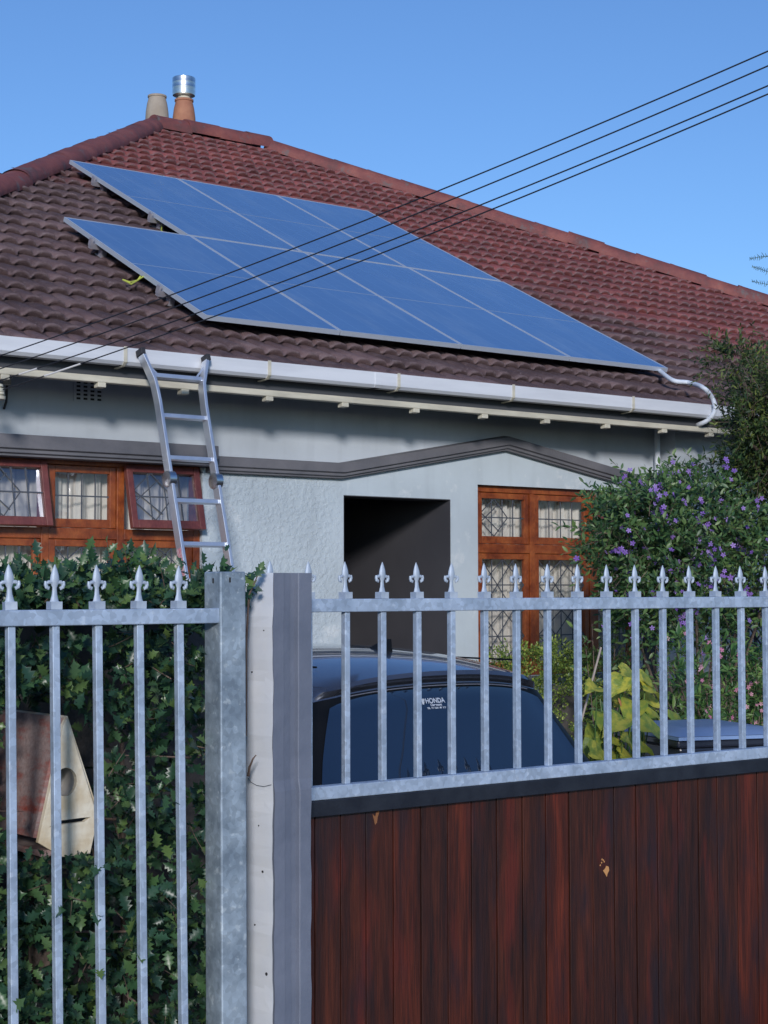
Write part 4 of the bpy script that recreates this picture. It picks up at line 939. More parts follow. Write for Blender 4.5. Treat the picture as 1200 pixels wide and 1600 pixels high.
M['paint'] = carpaint(); M['carglass'] = glass('car_glass', ior=2.6, rough=0.01, dark=(0.006, 0.010, 0.020)); M['trim'] = mat('black_trim', (0.006, 0.007, 0.009), 0.5, spec=0.2)
body = MB().add(bodyv, bf).build('body', M['paint'], car, smooth=True)
def patch(i0, i1, ks, off, m, name, parent, t=0.004, rnd=0.0):
    """a patch lifted off the shell: rows i0..i1 (float), list of ring indices"""
    def pt(i, k):
        a_ = int(math.floor(i)); fr_ = i - a_; p = Vector(rings[a_][k % nR]); q_ = Vector(rings[min(a_ + 1, len(rings) - 1)][k % nR]); return p.lerp(q_, fr_)
    n = 12; vs = []; fs = []
    rowsv = []
    for j in range(n + 1):
        i = i0 + (i1 - i0) * j / n
        for k in ks:
            kk = abs(k - (ks[0] + ks[-1]) / 2) / max(1, (ks[-1] - ks[0]) / 2); i = i0 + (i1 - rnd * kk ** 7 - i0) * j / n
            p = pt(i, k); tx = (pt(i, k + 1) - pt(i, k - 1)); tz = pt(min(i + 0.3, len(rings) - 1.01), k) - pt(i - 0.3, k); nn = tx.cross(tz).normalized()
            if nn.dot(p - Vector((carX, CY + 2, 1.0))) < 0: nn = -nn
            vs.append(p + nn * off)
    w = len(ks)
    for j in range(n):
        for k in range(w - 1): fs.append((j * w + k, j * w + k + 1, (j + 1) * w + k + 1, (j + 1) * w + k))
    return MB().add(vs, fs).build(name, m, parent, smooth=True)
rear = list(range(-19, 20)); 
patch(7.1, 11.9, list(range(-18, 19)), 0.006, M['trim'], 'window_surround', car, rnd=0.25)
rw = patch(7.45, 11.5, list(range(-13, 14)), 0.011, M['carglass'], 'rear_window', car, rnd=0.5)
MB().tube([Vector(rings[11][k % nR]).lerp(Vector(rings[12][k % nR]), 0.75) + Vector((0, -0.010, 0)) for k in range(-12, 13)], 0.0022, 6).build('garnish_strip', M['alu_side'], car)
for s in (1, -1):
    patch(7.3, 11.4, [s * k for k in range(22, 29)], 0.004, M['carglass'], 'side_window', car); patch(7.3, 11.4, [s * k for k in range(29, 36)], 0.0045, M['carglass'], 'side_window', car)
    MB().tube([Vector(rings[i][(s * 19) % nR]) + Vector((s * 0.010, -0.004, 0)) for i in range(7, 13)], 0.0035, 6).build('chrome_strip', M['alu'], car)
    patch(3.3, 6.2, [s * k for k in range(12, 21)], 0.006, mat('tail_lamp_red', (0.30, 0.01, 0.01), 0.15), 'tail_lamp', car)
patch(7.6, 11.5, list(range(46, 46 + 22)), 0.005, M['carglass'], 'windscreen', car)
# roof seams, fin, washer spoiler
for s in (1, -1):
    MB().tube([(carX + s * 0.50, CY + 0.42, CZ + 1.399), (carX + s * 0.50, CY + 1.0, CZ + 1.399), (carX + s * 0.50, CY + 1.85, CZ + 1.399)], 0.004, 6).build('roof_seam', M['trim'], car)
fx = onY(603, 1040, CY + 0.68)
fn = MB(); L = 0.17; H = 0.048; vs = []; fs = []
zb0 = CZ + 1.440
secs = [(0.0, 0.012, 1.0), (0.012, 0.018, 1.0), (0.05, 0.023, 0.85), (0.09, 0.023, 0.55), (0.13, 0.018, 0.25), (0.165, 0.006, 0.04)]
for (dy, w, h) in secs:
    vs += [(carX - w, CY + 0.62 + dy, zb0 - 0.012), (carX - w * 0.55, CY + 0.62 + dy, zb0 + H * h * 0.45), (carX - 0.004, CY + 0.62 + dy, zb0 + H * h), (carX + 0.004, CY + 0.62 + dy, zb0 + H * h), (carX + w * 0.55, CY + 0.62 + dy, zb0 + H * h * 0.45), (carX + w, CY + 0.62 + dy, zb0 - 0.012)]
for i in range(len(secs) - 1):
    for k in range(6): fs.append((i * 6 + k, i * 6 + (k + 1) % 6, i * 6 + 6 + (k + 1) % 6, i * 6 + 6 + k))
fs += [tuple(range(6)), tuple(len(vs) - 6 + k for k in range(6))]
fn.add(vs, fs).build('aerial_fin', M['trim'], car, smooth=True)
for (yy) in (CY + 0.72, CY + 3.15):
    for s in (1, -1):
        xw = carX + s * 0.80; n = 28; vs = []; fs = []
        wm = MB(); prof_ = [(0.20, -0.09), (0.29, -0.10), (0.31, -0.07), (0.31, 0.07), (0.29, 0.10), (0.20, 0.09)]
        for (rr, xx) in prof_:
            for k in range(n): a_ = 2 * math.pi * k / n; vs.append((xw + xx, yy + rr * math.cos(a_), 0.34 + rr * math.sin(a_)))
        for i in range(5):
            for k in range(n): fs.append((i * n + k, i * n + (k + 1) % n, (i + 1) * n + (k + 1) % n, (i + 1) * n + k))
        wh = wm.add(vs, fs).build('wheel', M['rubber'], car, smooth=True)
        MB().tube([(xw - 0.06, yy, 0.34), (xw + 0.085 * s if s > 0 else xw - 0.085, yy, 0.34)], 0.2, 24).build('rim', M['alu_side'], wh)
MB().box(carX - 0.26, carX + 0.26, CY + 0.005, CY + 0.02, 0.55, 0.66).build('number_plate', M['white_paint'], car)
# dealer sticker lettering on the glass
def text_mesh(s, size, x, z, yfun, parent, name, m, bold=0.0, align='CENTER'):
    cu = bpy.data.curves.new('t', 'FONT'); cu.body = s; cu.size = size; cu.align_x = align; cu.offset = bold; cu.extrude = 0.0
    o = bpy.data.objects.new('t', cu); COL.objects.link(o); dg = bpy.context.evaluated_depsgraph_get(); me = bpy.data.meshes.new_from_object(o.evaluated_get(dg))
    bpy.data.objects.remove(o)
    mb = MB(); vs = [(v.co.x + x, yfun(v.co.x + x, v.co.y + z), v.co.y + z) for v in me.vertices]; mb.add(vs, [tuple(p.vertices) for p in me.polygons])
    return mb.build(name, m, parent, fixn=False)
M['sticker'] = mat('white_vinyl', (0.80, 0.84, 0.90), 0.5)
def yglass(x, z):
    # rear glass surface at world x,z from rings 10..12
    zr = z - CZ; 
    for i in range(7, 13):
        if lv_[i][0] <= zr <= lv_[i + 1][0]:
            f_ = (zr - lv_[i][0]) / (lv_[i + 1][0] - lv_[i][0]); y = lv_[i][1] * (1 - f_) + lv_[i + 1][1] * f_; hw_ = lv_[i][3]
            return CY + y + 0.085 * ((x - carX) / hw_) ** 2 - 0.0135
    return CY + 0.3
zs = CZ + 1.262
sx_ = carX - 0.073
text_mesh('HONDA', 0.024, sx_, zs, yglass, rw, 'sticker_text', M['sticker'], 0.0008)
text_mesh('Claremont', 0.012, sx_, zs - 0.011, yglass, rw, 'sticker_text', M['sticker'], 0.0004)
text_mesh('TEL. 671 1234 / 486 3636', 0.0085, sx_, zs - 0.021, yglass, rw, 'sticker_text', M['sticker'], 0.0003)
MB().add([(sx_ - 0.059, yglass(sx_ - .083, zs), zs - 0.008), (sx_ - 0.053, yglass(sx_ - .053, zs), zs - 0.008), (sx_ - 0.051, yglass(sx_ - .05, zs), zs + 0.016), (sx_ - 0.066, yglass(sx_ - .066, zs), zs + 0.017), (sx_ - 0.064, yglass(sx_ - .064, zs), zs + 0.012)], [(0, 1, 2, 3, 4)]).build('sticker_emblem', M['sticker'], rw, fixn=False)

# ------------------------------------------------------------------ wheelie bin
wb = onY(1090, 1160, 6.1)
wbn = thing('wheelie_bin', 'dark wheelie bin with a closed lid among the pink flowers behind the gate', 'bin', (wb.x, 6.1, 0))
M['bin'] = mat('bin_plastic', (0.020, 0.026, 0.045), 0.28, 0, (0.03, 0.036, 0.055), 6)
zt_ = 0.985; rz = R(-20)
bb = MB(); w0, w1 = 0.24, 0.29; d0, d1 = 0.26, 0.35
bb.add([(-w0, -d0, 0.08), (w0, -d0, 0.08), (w0, d0, 0.08), (-w0, d0, 0.08), (-w1, -d1, zt_ - 0.07), (w1, -d1, zt_ - 0.07), (w1, d1, zt_ - 0.07), (-w1, d1, zt_ - 0.07)], [(0, 3, 2, 1), (4, 5, 6, 7), (0, 1, 5, 4), (1, 2, 6, 5), (2, 3, 7, 6), (3, 0, 4, 7)])
bb.box(-w1 - 0.02, w1 + 0.02, -d1 - 0.02, d1 + 0.02, zt_ - 0.069, zt_ - 0.03)
bb.build('bin_body', M['bin'], wbn, local=True, bevel=0.012)
ld = MB(); nn = 8
vs = []; fs = []
for i in range(nn + 1):
    for j in range(nn + 1):
        x = -0.315 + 0.63 * i / nn; y = -0.39 + 0.76 * j / nn; e = max(abs(x) / 0.315, abs((y + 0.01) / 0.38)); h = 0.035 if e < 0.7 else 0.035 * max(0, (1 - e) / 0.3) ** 0.6
        vs.append((x, y, zt_ + h - 0.01))
for i in range(nn):
    for j in range(nn): fs.append((i * (nn + 1) + j, (i + 1) * (nn + 1) + j, (i + 1) * (nn + 1) + j + 1, i * (nn + 1) + j + 1))
ld.add(vs, fs); ld.box(-0.314, 0.314, -0.389, 0.369, zt_ - 0.029, zt_ - 0.012); lo_ = ld.build('lid', mat('bin_lid_sky_tint', (0.22, 0.33, 0.56), 0.3, 0, (0.26, 0.38, 0.62), 4), wbn, local=True, smooth=True)  # lid's light blue is the sky's reflection put into the base colour
MB().tube([(-0.24, 0.42, zt_ - 0.01), (0.24, 0.42, zt_ - 0.01)], 0.016, 10).bar((-0.24, 0.36, zt_ - 0.02), (-0.24, 0.42, zt_ - 0.01), 0.03, 0.02).bar((0.24, 0.36, zt_ - 0.02), (0.24, 0.42, zt_ - 0.01), 0.03, 0.02).build('handle', M['bin'], wbn, local=True)
for s in (-1, 1): MB().tube([(s * 0.25, 0.28, 0.10), (s * 0.30, 0.28, 0.10)], 0.1, 20).build('wheel', M['rubber'], wbn, local=True)
wbn.rotation_euler = (0, 0, rz)

# ------------------------------------------------------------------ plants
def frames(d, n_hint):
    d = d / np.linalg.norm(d, axis=1, keepdims=True); s = np.cross(n_hint, d); s /= np.linalg.norm(s, axis=1, keepdims=True) + 1e-9; n = np.cross(d, s); return d, s, n
def scatter(base_v, base_f, P_, D, N, sc):
    d, s, n = frames(D, N); V = P_[:, None, :] + sc[:, None, None] * (base_v[None, :, 0:1] * d[:, None, :] + base_v[None, :, 1:2] * s[:, None, :] + base_v[None, :, 2:3] * n[:, None, :])
    Fa = base_f[None] + (np.arange(len(P_)) * len(base_v))[:, None, None]
    return V.reshape(-1, 3), Fa.reshape(-1, base_f.shape[1])
def leaf_simple(w=0.35, fold=0.08, curl=0.12):
    ts = [0, .22, .5, .78, 1]; ws = [0.02, .8, 1, .62, 0.0]; v = []; 
    for t, a in zip(ts, ws):
        z = -curl * t * t; v += [(t, 0, z), (t, w / 2 * a, z + fold * a), (t, -w / 2 * a, z + fold * a)]
    f = []
    for i in range(4):
        b = i * 3; f += [(b, b + 3, b + 4, b + 1), (b, b + 2, b + 5, b + 3)]
    return np.array(v, float), np.array(f)
def leaf_holly():
    half = [(0, .02), (.13, .17), (.20, .40), (.30, .20), (.45, .46), (.55, .22), (.70, .38), (.78, .14), (1.0, 0.0)]
    v = [(t, 0, -0.10 * t * t) for t, _ in half]; n = len(half)
    for sg in (1, -1):
        for t, w in half: v.append((t - 0.02, sg * w * 0.75, 0.10 * (w / 0.46) ** 1.0 - 0.10 * t * t + (0.05 if w > 0.3 else 0)))
    f = []
    for i in range(n - 1):
        f.append((i, i + 1, n + i + 1, n + i)); f.append((i, 2 * n + i, 2 * n + i + 1, i + 1))
    return np.array(v, float), np.array(f)
def leaf_heart():
    half = [(0, .0), (-.10, .20), (.02, .36), (.25, .43), (.52, .36), (.78, .18), (1.0, 0.0)]
    mid = [0, 0.0, 0.05, .25, .52, .78, 1.0]; v = [(t, 0, -0.42 * t * t) for t in mid]; n = 7
    for sg in (1, -1):
        for t, w in half: v.append((t, sg * w, (0.30 + 0.06 * sg) * w - 0.42 * t * t + 0.06 * math.sin(t * 9 + sg)))
    f = []
    for i in range(n - 1): f.append((i, i + 1, n + i + 1, n + i)); f.append((i, 2 * n + i, 2 * n + i + 1, i + 1))
    return np.array(v, float), np.array(f)
def flower5(c=0.0):
    v = [(0, 0, 0)]; f = []
    for k in range(5):
        a = 2 * math.pi * k / 5
        for da, r, z in ((-0.5, .62, .12), (-0.22, 1.0, .2), (0.22, 1.0, .2), (0.5, .62, .12)): v.append((z * 1.0, r * math.cos(a + da), r * math.sin(a + da)))
        b = 1 + 4 * k; f += [(0, b, b + 1, b + 2), (0, b + 2, b + 3, 0 + b + 3)]
    f = [(q[0], q[1], q[2], q[3]) if len(set(q)) == 4 else (q[0], q[1], q[2], q[2]) for q in f]
    f2 = []
    for k in range(5): b = 1 + 4 * k; f2 += [(0, b, b + 1), (0, b + 1, b + 2), (0, b + 2, b + 3)]
    return np.array(v, float), np.array(f2)
def twigs(starts, dirs, length, nl, spread, leaf, size, up=0.4, droop=0.25, normal_bias=(0, -0.6, 0.8)):
    """each twig carries nl leaves in two ranks; returns leaf transforms and twig polylines"""
    Ps = []; Ds = []; Ns = []; Sc = []; lines = []
    nb = np.array(normal_bias)
    for p, d in zip(starts, dirs):
        L = length * rng.uniform(0.6, 1.35); d = d / np.linalg.norm(d); c = rng.normal(0, 0.22, 3); pts = []
        side = np.cross(d, rng.normal(0, 1, 3)); side /= np.linalg.norm(side) + 1e-9
        for i in range(4):
            t = i / 3; pts.append(p + d * L * t + c * L * t * t * 0.8 + np.array([0, 0, -droop * L * t * t]))
        lines.append(pts); n = max(3, int(nl * rng.uniform(0.7, 1.3)))
        for i in range(n):
            t = (i + 0.6) / n; q = p + d * L * t + c * L * t * t * 0.8 + np.array([0, 0, -droop * L * t * t])
            ang = i * 2.4 + rng.uniform(-.4, .4); o = np.cross(d, side); rad = side * math.cos(ang) + o * math.sin(ang)
            ld = d * (1 - spread) + rad * spread + rng.normal(0, 0.15, 3) + np.array([0, 0, up * 0.15])
            if i == n - 1: ld = d + rng.normal(0, 0.1, 3)
            Ps.append(q); Ds.append(ld); Ns.append(nb + rng.normal(0, 0.55, 3)); Sc.append(size * rng.uniform(0.5, 1.25))
    return np.array(Ps), np.array(Ds), np.array(Ns), np.array(Sc), lines
def plant_build(root, leafb, data, m, name='foliage', flat=False):
    Ps, Ds, Ns, Sc, lines = data; V, Fa = scatter(leafb[0], leafb[1], Ps, Ds, Ns, Sc); return arr_obj(name, V, Fa, m, root, flat=flat)
def stems(root, lines, r, m, name='branch', n=4):
    mb = MB()
    for l in lines: mb.tube([tuple(p) for p in l], [r * (1 - 0.6 * i / (len(l) - 1)) for i in range(len(l))], n)
    return mb.build(name, m, root, fixn=False)
def nrm(v): return v / (np.linalg.norm(v) + 1e-9)

# holly hedge
hg = thing('holly_hedge', 'glossy dark green holly hedge growing thick behind the left fence', 'hedge', (1.6, 4.1, 0))
hx0, hx1 = -0.5, PX(362, 4.3); st = []; dr = []
def hnoise(x, z): return math.sin(x * 7.1 + 1.3 * math.sin(z * 5.3)) * math.sin(z * 6.3 + 1.7 * math.sin(x * 4.1))
def hprof(x): return 1.58 + 0.035 * math.sin(x * 6) + 0.03 * math.sin(x * 15 + 1)
b_img = lambda p: ((600 + F_PX * (p - EYE).dot(R2) / (p - EYE).dot(_f)), 800 - F_PX * (p - EYE).dot(U2) / (p - EYE).dot(_f))
tries = 0
while len(st) < 6600:
    x = rng.uniform(hx0, hx1); z = rng.uniform(0.05, hprof(x)); y = 3.80 + 0.5 * rng.random() ** 1.3
    ix, iy = b_img(Vector((x, y, z)))
    if 250 < ix < 345 and 1130 < iy < 1400 and rng.random() < 0.60: continue      # thin patch where the wall shows
    if 170 < ix < 250 and 1200 < iy < 1330 and rng.random() < 0.35: continue
    if -60 < ix < 155 and 1105 < iy < 1335 and (y < 4.02): continue                 # letterbox
    if -30 < ix < 160 and 1120 < iy < 1345 and y < 4.30: continue
    if hnoise(x * 1.5, z * 1.5) < -0.45 and y < 4.05 and rng.random() < 0.8: continue
    st.append((x, y, z)); dr.append(nrm(np.array([rng.normal(0, .6), -0.55 + rng.normal(0, .5), 0.35 + rng.normal(0, .5)])))
for (px, py, yy) in ((72, 905, 4.1), (100, 905, 4.15), (130, 898, 4.05), (160, 900, 4.1), (205, 898, 4.0), (211, 882, 4.0), (232, 898, 4.1), (60, 905, 4.1), (180, 905, 4.0), (150, 902, 4.0), (88, 900, 4.1), (120, 895, 4.1), (195, 890, 4.0), (330, 905, 3.95), (342, 903, 3.98), (318, 910, 3.9), (260, 915, 4.0), (10, 925, 4.1), (30, 920, 4.1)):
    p = onY(px, py + 18, yy)
    for _ in range(2 if px < 300 else 1): st.append(tuple(p)); dr.append(nrm(np.array([rng.normal(0, .4), rng.normal(-.1, .3), 1.0])))
for _ in range(420):
    px = rng.uniform(-40, 345); p = onY(px, rng.uniform(932, 970) + (8 if px > 240 else 0) + 8 * math.sin(px * 0.05), rng.uniform(3.9, 4.35)); st.append(tuple(p)); dr.append(nrm(np.array([rng.normal(0, .6), rng.normal(-.3, .4), 0.7])))
# sprig leaning past the post
for (px, py) in ((387, 950), (391, 935), (385, 925)): st.append(tuple(onY(px, py, 3.80))); dr.append(nrm(np.array([0.35, -0.1, 0.9])))
st = np.array(st, float); dr = np.array(dr)
data = twigs(st, dr, 0.09, 6, 0.7, None, 0.043, up=0.4, droop=0.05, normal_bias=(-0.1, -0.75, 0.65))
# keep leaves from growing through the post, pillar and letterbox
Ps, Ds, Ns, Sc, lines = data
tip = Ps + Ds / np.linalg.norm(Ds, axis=1, keepdims=True) * Sc[:, None]
keep = ~((tip[:, 0] > pxr - sp0 - 0.02) & (tip[:, 1] < 3.80) & (tip[:, 2] < ztp)) & (np.minimum(Ps[:, 1], tip[:, 1]) > 3.66) & (tip[:, 1] < YH + 0.0)
lbx = (tip[:, 0] > lp(63, 0)[0] - 0.02) & (tip[:, 0] < lp(150, 0)[0] + 0.01) & (tip[:, 2] > lp(0, 1338)[1]) & (tip[:, 2] < lp(0, 1160)[1]) & (tip[:, 1] > 3.86) & (tip[:, 1] < LY + dpl)
keep &= ~lbx
keep &= ~((tip[:, 0] > pxr - 0.01) & (tip[:, 1] < 3.965) & (tip[:, 2] < PZ(400, 955, 3.85)))
keep &= (tip[:, 0] < PX(415, 4.0)) | (tip[:, 2] > PZ(400, 955, 3.85))
keep &= ~((tip[:, 0] > lp(50, 0)[0]) & (tip[:, 0] < lp(158, 0)[0]) & (tip[:, 2] > lp(0, 1338)[1]) & (tip[:, 2] < lp(0, 1150)[1]) & (tip[:, 1] < LY + 0.02))
keep &= ~((tip[:, 1] < 3.80) & (Ps[:, 1] > 3.80) & (rng.random(len(Ps)) < 0.5))
data = (Ps[keep], Ds[keep], Ns[keep], Sc[keep], lines)
plant_build(hg, leaf_holly(), data, M['holly'])
bl = []
for _ in range(90):
    x = rng.uniform(hx0, hx1 - 0.05); z = rng.uniform(0.1, 1.5); y = rng.uniform(3.95, 4.38); p = np.array([x, y, z]); d = nrm(np.array([rng.normal(0, 1), rng.normal(0, .25), rng.normal(0.3, .5)])); L = rng.uniform(.15, .4)
    if (p + d * L)[0] > pxr - 0.09 or (p + d * L)[2] > 1.68 or (lp(55, 0)[0] < x + d[0] * L and x < lp(150, 0)[0] and 1.0 < z < 1.5): continue
    bl.append([p, p + d * L * .5 + rng.normal(0, .015, 3), p + d * L])
bl.append([np.array(onY(388, 1212, 3.84)), np.array(onY(390, 1198, 3.82)), np.array(onY(395, 1186, 3.80)), np.array(onY(400, 1180, 3.80))])
bl.append([np.array(onY(384, 1150, 3.83)), np.array(onY(385, 1000, 3.83)), np.array(onY(389, 930, 3.81)), np.array(onY(402, 900, 3.79))])
for l in bl: stems(hg, [l], 0.0042, M['twig'], 'branch', 5)
lines = [l for l in lines if max(q[0] for q in l) < pxr - 0.03 and min(q[1] for q in l) > 3.76]
stems(hg, lines[::3], 0.0018, M['twig'], 'twig', 3)
tr_ = MB()
for x in np.arange(-0.3, hx1 - 0.1, 0.33): tr_.tube([(x, 4.15, 0), (x + 0.03, 4.18, 0.6), (x - 0.02, 4.12, 1.3)], [0.018, 0.014, 0.006], 7)
tr_.build('stem', M['trunk'], hg, smooth=True)

def blob_starts(n, c, r, seed, hollow=0.55, lump=0.22):
    """points in the outer part of a lumpy ellipsoid and outward directions"""
    out = []; dd = []; g_ = np.random.default_rng(seed); ph_ = g_.uniform(0, 6, 6)
    while len(out) < n:
        u = nrm(g_.normal(0, 1, 3)); k = 1 + lump * (math.sin(u[0] * 5 + ph_[0]) * math.sin(u[2] * 5 + ph_[1]) + 0.6 * math.sin(u[1] * 9 + ph_[2]) * math.sin(u[2] * 8 + u[0] * 6 + ph_[3]))
        rr = hollow + (1 - hollow) * g_.random() ** 0.6
        p = np.array(c) + u * np.array(r) * k * rr; 
        if p[2] < 0.05: continue
        out.append(p); dd.append(nrm(u + np.array([0, 0, 0.25]) + g_.normal(0, 0.45, 3)))
    return np.array(out), np.array(dd)
def join(*a): return np.concatenate([q[0] for q in a]), np.concatenate([q[1] for q in a])

# purple-flowering shrub
c0 = onY(1085, 800, 7.9); 
ps = thing('flowering_shrub', 'large bush covered in purple flowers in front of the right window', 'shrub', (c0.x, 7.9, 0))
def at_(x, y, Y, rx, rz_, ry, n, seed, **k): c_ = onY(x, y, Y); return blob_starts(n, (c_.x, c_.y, c_.z), (rx, ry, rz_), seed, **k)
s_, d_ = join(at_(1050, 825, 7.7, 0.50, 0.35, 0.45, 560, 1), at_(1150, 795, 7.9, 0.55, 0.34, 0.5, 520, 2), at_(1016, 850, 7.5, 0.29, 0.34, 0.35, 330, 3), at_(1110, 900, 7.8, 0.75, 0.36, 0.5, 560, 4), at_(1260, 840, 8.1, 0.8, 0.65, 0.5, 450, 5), at_(975, 800, 7.45, 0.13, 0.15, 0.15, 40, 6, hollow=0.2), at_(1015, 925, 7.6, 0.26, 0.22, 0.25, 160, 7))
data = twigs(s_, d_, 0.17, 12, 0.62, None, 0.050, droop=0.35, normal_bias=(-0.2, -0.6, 0.8))
plant_build(ps, leaf_simple(0.38, 0.05, 0.15), data, M['purple_leaf'])
stems(ps, data[4][::2], 0.0022, M['twig'], 'twig', 3)
tr_ = MB()
for k in range(9):
    a_ = k * 0.7; tr_.tube(smooth_pts([(c0.x + 0.1 * math.cos(a_), 7.9 + 0.08 * math.sin(a_), 0), (c0.x + 0.25 * math.cos(a_), 7.9 + 0.15 * math.sin(a_), 0.8), (c0.x + 0.6 * math.cos(a_), 7.9 + 0.3 * math.sin(a_), 1.6), (c0.x + 0.75 * math.cos(a_), 7.9 + 0.3 * math.sin(a_), 2.1)], 4), [0.012] * 5 + [0.009] * 5 + [0.005] * 3, 6)
tr_.build('stem', M['trunk'], ps, smooth=True)
fi = []; 
tips = np.array([l[-1] for l in data[4]]); fr_ok = (tips[:, 1] < 7.85); cand = tips[fr_ok]
sel = cand[rng.choice(len(cand), 260, replace=False)]
sel = np.concatenate([sel] + [sel[:70] + rng.normal(0, 0.03, (70, 3)) for _ in range(4)])
fd_ = np.tile(np.array([-0.5, -0.8, 0.25]), (len(sel), 1)) + rng.normal(0, 0.35, (len(sel), 3))
V, Fa = scatter(*flower5(), sel + np.array([0, -0.035, 0.01]), fd_, rng.normal(0, 1, (len(sel), 3)), rng.uniform(0.013, 0.021, len(sel)))
arr_obj('blossom', V, Fa, M['purple_flower'], ps)

# dark tree at the right edge, trunk beyond the frame
tx = onY(1330, 640, 7.6)
tree = thing('garden_tree', 'dark small-leaved tree at the right edge overhanging the gutter end', 'tree', (tx.x, 7.6, 0))
s_, d_ = join(at_(1215, 620, 7.4, 0.26, 0.30, 0.35, 520, 11, hollow=0.1), at_(1150, 560, 7.3, 0.17, 0.12, 0.15, 90, 12, hollow=0.1), at_(1285, 640, 7.7, 0.55, 0.50, 0.5, 650, 13), at_(1195, 690, 7.5, 0.22, 0.24, 0.3, 330, 14, hollow=0.1), at_(1370, 600, 7.8, 0.7, 0.7, 0.7, 600, 15), at_(1175, 655, 7.4, 0.13, 0.13, 0.15, 90, 16, hollow=0.1), at_(1205, 745, 7.6, 0.30, 0.25, 0.3, 300, 17, hollow=0.1))
data = twigs(s_, d_, 0.15, 12, 0.55, None, 0.040, droop=0.15, normal_bias=(-0.2, -0.5, 0.8))
plant_build(tree, leaf_simple(0.30, 0.04, 0.1), data, M['tree_leaf'], 'crown'); stems(tree, data[4][::2], 0.0022, M['twig'], 'twig', 3)
b = MB().tube(smooth_pts([(tx.x, 7.6, 0), (tx.x + 0.05, 7.65, 0.9), (tx.x - 0.05, 7.6, 1.8), (tx.x + 0.05, 7.7, 2.8), (tx.x, 7.6, 3.6)], 4), [0.10, .095, .09, .088, .085, .083, .08, .078, .075, .07, .065, .06, .05, .045, .04, .03, .02], 10)
for (px, py) in ((1190, 610), (1140, 565), (1170, 690), (1280, 520), (1200, 740), (1330, 450)):
    e_ = onY(px, py, 7.45); b.tube(smooth_pts([(tx.x, 7.6, 1.5 + 0.5 * random.random()), ((tx.x + e_.x) / 2, 7.55, (1.9 + e_.z) / 2 + 0.05), tuple(e_)], 4), [0.035, .033, .03, .027, .024, .02, .016, .012, .008], 7)
b.build('trunk', M['trunk'], tree, smooth=True)
# feathery casuarina-like sprays against the sky
fe = MB(); lf = []
for (pts) in (((1260, 430), (1215, 402), (1172, 404)), ((1265, 470), (1215, 432), (1176, 417)), ((1270, 490), (1220, 452), (1176, 440))):
    l = smooth_pts([onY(a_, b_, 7.5) for a_, b_ in pts], 14); fe.tube(l, [0.004 * (1 - 0.8 * i / len(l)) for i in range(len(l))], 4)
    for i in range(6, len(l)):
        for s in (-1, 1):
            d0_ = (l[i] - l[i - 1]).normalized(); e = l[i] + (d0_ * 0.6 + Vector((0, 0, s * 0.7)) + Vector((random.gauss(0, .2), random.gauss(0, .2), random.gauss(0, .2)))) * 0.055 * (1.2 - i / len(l)); fe.tube([l[i], e], [0.0028, 0.0012], 3)
fe.tube(smooth_pts([(tx.x, 7.6, 3.0), onY(1300, 520, 7.5), onY(1262, 430, 7.5)], 5), 0.008, 5)
fe.build('spray', M['tree_leaf'], tree, fixn=False)

# clipped box bush
cb = onY(855, 1110, 8.9)
bx_ = thing('box_bush', 'rounded light green small-leaved bush under the right window, behind the car', 'bush', (cb.x, 8.9, 0))
s_, d_ = join(at_(845, 1120, 8.75, 0.50, 0.52, 0.45, 1500, 21, hollow=0.78, lump=0.12), at_(930, 1110, 8.7, 0.44, 0.42, 0.4, 1000, 22, hollow=0.75, lump=0.1), at_(800, 1090, 8.9, 0.24, 0.25, 0.3, 350, 23, hollow=0.7, lump=0.1))
data = twigs(s_, d_, 0.07, 9, 0.6, None, 0.022, droop=0, normal_bias=(-0.1, -0.4, 0.9))
plant_build(bx_, leaf_simple(0.55, 0.05, 0.1), data, M['box_leaf'])
tr_ = MB()
for k in range(7): a_ = k * 0.9; tr_.tube([(cb.x + 0.06 * math.cos(a_), 8.9, 0), (cb.x + 0.3 * math.cos(a_), 8.85 + 0.2 * math.sin(a_), 0.75)], [0.015, 0.006], 5)
tr_.build('stem', M['trunk'], bx_)
